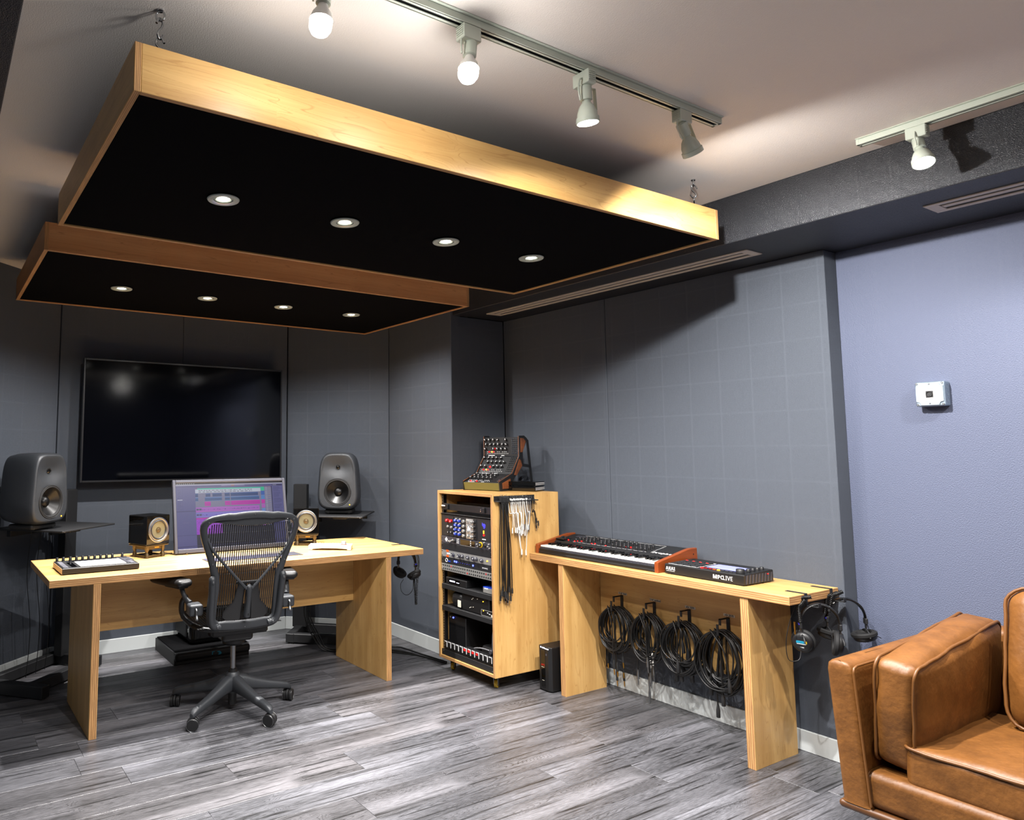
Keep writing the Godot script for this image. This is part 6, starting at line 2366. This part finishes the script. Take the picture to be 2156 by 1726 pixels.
func headphone(label: String, at: Vector3, turn: float, cup_turn: float, swivel: float, marked: bool) -> Node3D:
	# hangs by its band: origin at the inside top of the band; ears along local x; bands lies in the xy plane
	var t := thing("headphones", label, "headphones", at, turn)
	var o := []
	var rows := []
	for k in 21:
		var a := PI * k / 20.0
		var c := Vector3(cos(a) * 0.073, sin(a) * 0.080 - 0.076, 0)
		var out := Vector3(cos(a), sin(a) * 0.9, 0).normalized()
		var w := 0.017 if k > 2 and k < 18 else 0.013
		var th := 0.0055 if k > 3 and k < 17 else 0.0035
		var ring := []
		for q in 12:
			var b := TAU * q / 12
			ring.append(c + Vector3(0, 0, 1) * cos(b) * w + out * sin(b) * th)
		rows.append(ring)
	var g := Geo.new()
	g.loft(rows)
	obj("headband", g, M.gloss_black if not marked else M.black_plastic, t)
	for s in [-1, 1]:
		obj("band_end", bx(Vector3(s * 0.0735, -0.086, 0), Vector3(0.010, 0.026, 0.030), 0.003), M.satin_black, t)
		obj("size_mark", bx(Vector3(s * 0.0792, -0.081, 0), Vector3(0.0012, 0.007, 0.018), 0.0004), M.print_blue, t)
		obj("slider", bx(Vector3(s * 0.0735, -0.108, 0), Vector3(0.003, 0.030, 0.016), 0.0005), M.steel, t)
		var yk := []
		for k in 9:
			var a := PI * k / 8.0
			yk.append(Vector3(s * 0.072, -0.121 - sin(a) * 0.0 - 0.030 * (1 - sin(a)), cos(a) * 0.043))
		obj("yoke", tb(yk, 0.0035, 6), M.satin_black, t)
		var cup := Node3D.new()
		cup.name = "ear_cup"
		t.add_child(cup, true)
		cup.position = Vector3(s * 0.068, -0.155, 0)
		cup.basis = Basis(Vector3.UP, (swivel if s < 0 else -0.2 * swivel)) * Basis(Vector3(0, 0, 1), -s * cup_turn) * Basis(Vector3(0, 1, 0), 0.0 if s > 0 else PI) * Basis(Vector3(0, 0, 1), -PI / 2)
		# cup: its y is outwards
		obj("shell", lt([Vector2(0, 0.016), Vector2(0.020, 0.016), Vector2(0.032, 0.012), Vector2(0.038, 0.006), Vector2(0.039, -0.004), Vector2(0, -0.004)], 28, Transform3D(Basis.from_scale(Vector3(1.12, 1, 1)), Vector3())), M.black_plastic, cup)
		obj("ear_pad", lt([Vector2(0.040, -0.004), Vector2(0.045, -0.009), Vector2(0.045, -0.019), Vector2(0.038, -0.024), Vector2(0.028, -0.022), Vector2(0.024, -0.014), Vector2(0, -0.012)], 28, Transform3D(Basis.from_scale(Vector3(1.1, 1, 1)), Vector3())), M.rubber, cup)
		if marked:
			obj("printed_band", bx(Vector3(-0.004, 0.0163, 0.003), Vector3(0.010, 0.0008, 0.034)), M.print_teal, cup)
			obj("printed_tip", bx(Vector3(-0.004, 0.0163, -0.0165), Vector3(0.010, 0.0009, 0.005)), M.yellow_paint, cup)
			obj("printed_line", bx(Vector3(0.004, 0.0163, 0.001), Vector3(0.002, 0.0008, 0.034)), M.print_white, cup)
			obj("printed_line", bx(Vector3(0.018, 0.0150, 0.0), Vector3(0.0035, 0.0020, 0.014)), M.print_white, cup)
	return t


func hanger(label: String, at: Vector3, turn: float) -> void:
	# tin strip on the table top bent down over the edge, with a peg below
	var t := thing("headphone_hanger", label, "hook", at, turn)
	obj("top_strip", bx(Vector3(0, 0.0012, -0.038), Vector3(0.020, 0.0024, 0.080), 0.0006), M.satin_black, t)
	obj("drop_strip", bx(Vector3(0, -0.022, 0.0022), Vector3(0.020, 0.050, 0.003), 0.0006), M.satin_black, t)
	var g := Geo.new()
	g.box(Vector3(0, -0.046, 0.028), Vector3(0.020, 0.003, 0.056), 0.0006)
	g.box(Vector3(0, -0.038, 0.055), Vector3(0.020, 0.018, 0.003), 0.0006)
	obj("peg", g, M.satin_black, t)


func headphones_all() -> void:
	var zb := -1.657
	hanger("black headphone hanger clipped on the bench's right end, nearer the front corner", Vector3(3.212, 0.757, zb), 0.0)
	hanger("black headphone hanger clipped on the bench's right end, nearer the wall", Vector3(3.420, 0.757, zb), 0.0)
	var a := headphone("black headphones with teal printed ear cup at the bench's right end", Vector3(3.235, 0.7155, zb + 0.040), -0.80, 0.12, 1.05, true)
	var b := headphone("black headphones with folded ear cups at the bench's end by the wall", Vector3(3.452, 0.7155, zb + 0.040), -0.80, 1.35, 0.0, false)
	obj("coiled_lead", tb(coil_points(Vector3(-0.075, -0.07, 0.01), Vector3(-0.055, 0.02, 0.012), Vector3(-0.082, -0.01, 0.02), 0.0062, 20), 0.0022, 6), M.cable, a)
	obj("coiled_lead", tb(coil_points(Vector3(-0.075, 0.02, 0.0), Vector3(-0.030, 0.034, 0.01), Vector3(-0.058, 0.030, 0.01), 0.0062, 12), 0.0022, 6), M.cable, a)
	obj("lead", tb(curve([Vector3(-0.075, -0.185, 0.0), Vector3(-0.09, -0.225, 0.015), Vector3(-0.13, -0.225, 0.02), Vector3(-0.135, -0.15, 0.02), Vector3(-0.112, -0.06, 0.012), Vector3(-0.08, 0.01, 0.008)], 8), 0.0016, 6), M.cable, a)
	obj("plug", lt([Vector2(0, 0), Vector2(0.0042, 0), Vector2(0.0036, 0.028), Vector2(0.003, 0.03), Vector2(0.003, 0.05), Vector2(0, 0.053)], 12, Transform3D(Basis(Vector3(0, 0, 1), PI), Vector3(-0.100, -0.070, 0.02))), M.brass, a)
	obj("coiled_lead", tb(coil_points(Vector3(-0.085, -0.06, 0.012), Vector3(-0.030, 0.030, 0.010), Vector3(-0.072, 0.01, 0.012), 0.0064, 22), 0.0022, 6), M.cable, b)
	obj("coiled_lead", tb(coil_points(Vector3(-0.070, -0.05, 0.020), Vector3(-0.012, 0.036, 0.014), Vector3(-0.052, 0.018, 0.02), 0.0064, 20), 0.0022, 6), M.cable, b)
	obj("lead", tb(curve([Vector3(0.075, -0.10, 0.01), Vector3(0.085, -0.13, 0.015), Vector3(0.10, -0.14, 0.02), Vector3(0.120, -0.150, 0.02)], 6), 0.0016, 6), M.cable, b)
	text("band_mark", "STUDIO", 0.013, Transform3D(Basis(Vector3(0, 0, 1), 0.9) * Basis(Vector3(1, 0, 0), -PI / 2), Vector3(-0.0505, -0.0125, 0.002)) * Transform3D(Basis(Vector3(0, 0, 1), -PI / 2), Vector3()), M.print_white, b, true)
	# the pair at the end of the mixing desk
	hanger("black headphone hanger clipped on the mixing desk's right end", Vector3(2.663, 0.7555, -3.865), PI / 2)
	var c := headphone("black headphones with a coiled lead hung at the mixing desk's right end", Vector3(2.700, 0.714, -3.865), PI / 2 + 0.25, 1.0, 0.0, false)
	obj("coiled_lead", tb(coil_points(Vector3(-0.075, 0.025, 0.0), Vector3(-0.090, -0.16, 0.0), Vector3(-0.095, -0.06, 0.006), 0.0062, 30), 0.0022, 6), M.cable, c)
	obj("coiled_lead", tb(coil_points(Vector3(-0.090, -0.16, 0.0), Vector3(-0.052, -0.18, 0.01), Vector3(-0.076, -0.33, 0.0), 0.0062, 40), 0.0022, 6), M.cable, c)
	obj("lead", tb(curve([Vector3(0.03, -0.19, 0.0), Vector3(0.055, -0.225, 0.0), Vector3(0.045, -0.27, 0.0), Vector3(0.0, -0.285, 0.0), Vector3(-0.045, -0.25, 0.0), Vector3(-0.055, -0.19, 0.0)], 8), 0.0018, 6), M.cable, c)


func floor_cables() -> void:
	var r := RandomNumberGenerator.new()
	r.seed = 8
	for k in 4:
		var o := r.randf_range(-0.02, 0.02)
		var g := tb(curve([Vector3(2.25 + k * 0.018, 0.40, -4.42), Vector3(2.24 + k * 0.016, 0.24, -4.425 + o), Vector3(2.30 + k * 0.018, 0.09, -4.40 + o), Vector3(2.36 + k * 0.012, 0.012 + 0.006 * (k % 2), -4.36 + o * 2), Vector3(2.50, 0.008, -4.27 + o * 2), Vector3(2.68, 0.007 + 0.004 * k, -4.16 + o * 2), Vector3(2.80, 0.007 + 0.003 * k, -4.02 + o * 2), Vector3(2.86, 0.007, -3.90 + o), Vector3(2.90, 0.007, -3.72 + o)], 6), 0.0042, 7)
		tag(obj("signal_cable", g, M.cable), "black cable of the bundle running from behind the desk to the rack", "cable", "cable bundle between desk and rack")
	var g2 := tb(curve([Vector3(2.46, 0.006, -4.34), Vector3(2.70, 0.006, -4.24), Vector3(2.84, 0.006, -4.20), Vector3(2.87, 0.006, -4.12), Vector3(2.885, 0.006, -3.98), Vector3(2.92, 0.006, -3.74)], 8), 0.0055, 8)
	tag(obj("mains_cable", g2, M.cable), "single thick black cable curving along the skirting behind the desk to the rack", "cable")
	for e in [[0.30, 0.012], [0.335, -0.008]]:
		var w := tb(curve([Vector3(1.975, 0.86, -4.30), Vector3(2.0 + e[1], 0.90, -4.26), Vector3(2.035, 0.93 + e[1], -4.25), Vector3(2.055, 0.90 + e[1], -4.26)], 6), 0.0022, 6)
		tag(obj("white_lead", w, M.white_cable), "thin pale lead looping between the screen and the right cube loudspeaker", "cable", "pale leads behind the screen")
	var w2 := tb(curve([Vector3(1.965, 0.775, -4.26), Vector3(1.99, 0.815, -4.28), Vector3(2.035, 0.832, -4.27), Vector3(2.07, 0.826, -4.26)], 6), 0.0022, 6)
	tag(obj("white_lead", w2, M.white_cable), "short pale lead just above the desk between screen and right cube loudspeaker", "cable")
	var w3 := tb(curve([Vector3(1.165, 0.80, -4.25), Vector3(1.185, 0.80, -4.25), Vector3(1.21, 0.815, -4.27), Vector3(1.24, 0.805, -4.30)], 6), 0.003, 6)
	tag(obj("speaker_lead", w3, M.cable), "black lead arching from the left cube loudspeaker behind the screen", "cable")
	var w4 := tb(curve([Vector3(1.06, 0.7595, -4.10), Vector3(1.10, 0.7595, -4.14), Vector3(1.16, 0.76, -4.18), Vector3(1.25, 0.76, -4.20)], 6), 0.0028, 6)
	tag(obj("speaker_lead", w4, M.cable), "black lead lying on the desk under the left cube loudspeaker's stand", "cable")
	for k in 3:
		var x := 0.66 - k * 0.06
		var w5 := tb(curve([Vector3(x, 0.88, -4.80 + k * 0.06), Vector3(x - 0.01, 0.62, -4.84 + k * 0.055), Vector3(x + 0.02, 0.30, -4.86 + k * 0.06), Vector3(x + 0.01, 0.012, -4.88 + k * 0.06)], 6), 0.0022, 6)
		tag(obj("speaker_lead", w5, M.cable), "thin black lead hanging behind the left loudspeaker stand against the grey wall", "cable", "leads behind the left stand")


# ---------------------------------------------------------------- leather sofa
func cushion(called: String, c: Vector3, s: Vector3, r: float, bulge: Vector3, tilt: Basis, parent: Node, sd: int) -> Node3D:
	var f := FastNoiseLite.new()
	f.seed = sd
	f.frequency = 5.5
	f.fractal_octaves = 3
	f.domain_warp_enabled = true
	f.domain_warp_amplitude = 0.08
	var p := Node3D.new()
	p.name = called
	parent.add_child(p, true)
	p.transform = Transform3D(tilt, c)
	var g := Geo.new()
	g.rbox(Vector3(), s, r, 4, bulge, f, 0.007)
	obj("cover", g, M.leather, p)
	# piping round the two large faces
	var h := s * 0.5
	var ax := 0 if s.x < s.y and s.x < s.z else (1 if s.y < s.z else 2)
	var a1 := (ax + 1) % 3
	var a2 := (ax + 2) % 3
	for sg in [-1.0, 1.0]:
		var pts := []
		for q in 4:
			var c1: float = [1, -1, -1, 1][q]
			var c2: float = [1, 1, -1, -1][q]
			var cr := r * 1.1
			for k in 6:
				var an := PI / 2 * (q + k / 5.0)
				var v := Vector3()
				v[ax] = (h[ax] - r * 0.30) * sg
				v[a1] = c1 * (h[a1] - cr) + cos(an) * cr * 0.985
				v[a2] = c2 * (h[a2] - cr) + sin(an) * cr * 0.985
				pts.append(v)
		var fine := []
		for k in pts.size():
			var a: Vector3 = pts[k]
			var b: Vector3 = pts[(k + 1) % pts.size()]
			var m := maxi(1, int(a.distance_to(b) / 0.03))
			for j in m:
				var w := a.lerp(b, float(j) / m)
				fine.append(w + Vector3(f.get_noise_3dv(w * 1.0), f.get_noise_3dv(w + Vector3(3, 0, 0)), f.get_noise_3dv(w + Vector3(0, 5, 0))) * 0.005)
		var pg := Geo.new()
		pg.tube(fine, 0.0052, 8, true)
		obj("piping", pg, M.leather_piping, p)
	return p


func build_sofa() -> void:
	var t := thing("sofa", "tan leather sofa with loose cushions against the blue wall", "sofa", Vector3(2.66, 0, -1.325))
	# local: x from the front to the wall, z along the sofa
	var L := 2.05
	for s in 2:
		var g := Geo.new()
		var z0: float = 0.0 if s == 0 else L - 0.088
		var lean: float = 0.030 if s == 0 else -0.030
		var rows := []
		for e in [[0.205, 0.0], [0.215, 0.004], [0.35, 0.004], [0.50, 0.004], [0.620, 0.004], [0.642, 0.008], [0.652, 0.018], [0.655, 0.03]]:
			var y: float = e[0]
			var zz: float = z0 + lean * (1.0 - (y - 0.2) / 0.45)
			var i: float = e[1]
			var x0 := 0.0 + i * 0.5
			var x1 := 0.93 - i
			var r := []
			for q in [[x0 + 0.012, zz + i], [x1 - 0.012, zz + i], [x1, zz + i + 0.012], [x1, zz + 0.076 - i], [x1 - 0.012, zz + 0.088 - i], [x0 + 0.012, zz + 0.088 - i], [x0 + 0.003, zz + 0.082 - i], [x0, zz + 0.070 - i], [x0, zz + i + 0.016], [x0 + 0.004, zz + i + 0.005]]:
				r.append(Vector3(q[0], y, q[1]))
			rows.append(r)
		g.loft(rows)
		var arm := obj("arm", g, M.leather, t)
		var zi: float = z0 + (0.088 if s == 0 else 0.0)
		var ps := []
		for e in [[0.004, 0.215], [0.004, 0.35], [0.004, 0.50], [0.004, 0.625], [0.010, 0.640], [0.03, 0.645], [0.30, 0.645], [0.60, 0.645], [0.90, 0.645]]:
			ps.append(Vector3(e[0], e[1], zi + lean * (1.0 - (e[1] - 0.2) / 0.45)))
		obj("piping", tb(ps, 0.0042, 8), M.leather_piping, arm)
	var base := Geo.new()
	base.rbox(Vector3(0.47, 0.262, L / 2), Vector3(0.91, 0.115, L - 0.15), 0.028, 4)
	obj("seat_base", base, M.leather, t)
	var rl := Geo.new()
	rl.rbox(Vector3(0.462, 0.193, L / 2 + 0.012), Vector3(0.925, 0.026, L - 0.016), 0.012, 4)
	obj("wood_rail", rl, M.rail_wood, t)
	for x in [0.10, 0.82]:
		for z in [0.14, L - 0.14]:
			obj("leg", lt([Vector2(0, 0), Vector2(0.014, 0), Vector2(0.022, 0.183), Vector2(0, 0.183)], 18, Transform3D(Basis(), Vector3(x, 0, z))), M.rail_wood, t)
	var back := Geo.new()
	back.xf = Transform3D(Basis(Vector3(0, 0, 1), -0.10), Vector3(0.835, 0.47, L / 2))
	back.rbox(Vector3(), Vector3(0.13, 0.46, L - 0.17), 0.03, 4)
	obj("back_frame", back, M.leather, t)
	# cushions
	var n := 2
	var w := (L - 0.40) / n
	for k in n:
		cushion("seat_cushion", Vector3(0.345, 0.365, 0.200 + w * (k + 0.5)), Vector3(0.62, 0.135, w - 0.004), 0.030, Vector3(0.006, 0.014, 0.004), Basis(), t, 5 + k)
	cushion("side_cushion", Vector3(0.395, 0.545, 0.182), Vector3(0.70, 0.345, 0.125), 0.032, Vector3(0.015, 0.020, 0.022), Basis(Vector3(0, 0, 1), 0.105) * Basis(Vector3(1, 0, 0), 0.10), t, 21)
	cushion("side_cushion", Vector3(0.395, 0.545, L - 0.182), Vector3(0.70, 0.345, 0.125), 0.032, Vector3(0.015, 0.020, 0.022), Basis(Vector3(0, 0, 1), 0.105) * Basis(Vector3(1, 0, 0), -0.10), t, 25)
	for k in n:
		cushion("back_cushion", Vector3(0.595, 0.655, 0.325 + (L - 0.65) / n * (k + 0.5)), Vector3(0.20, 0.46, (L - 0.65) / n - 0.004), 0.06, Vector3(0.045, 0.020, 0.02), Basis(Vector3(0, 0, 1), -0.20), t, 31 + k)
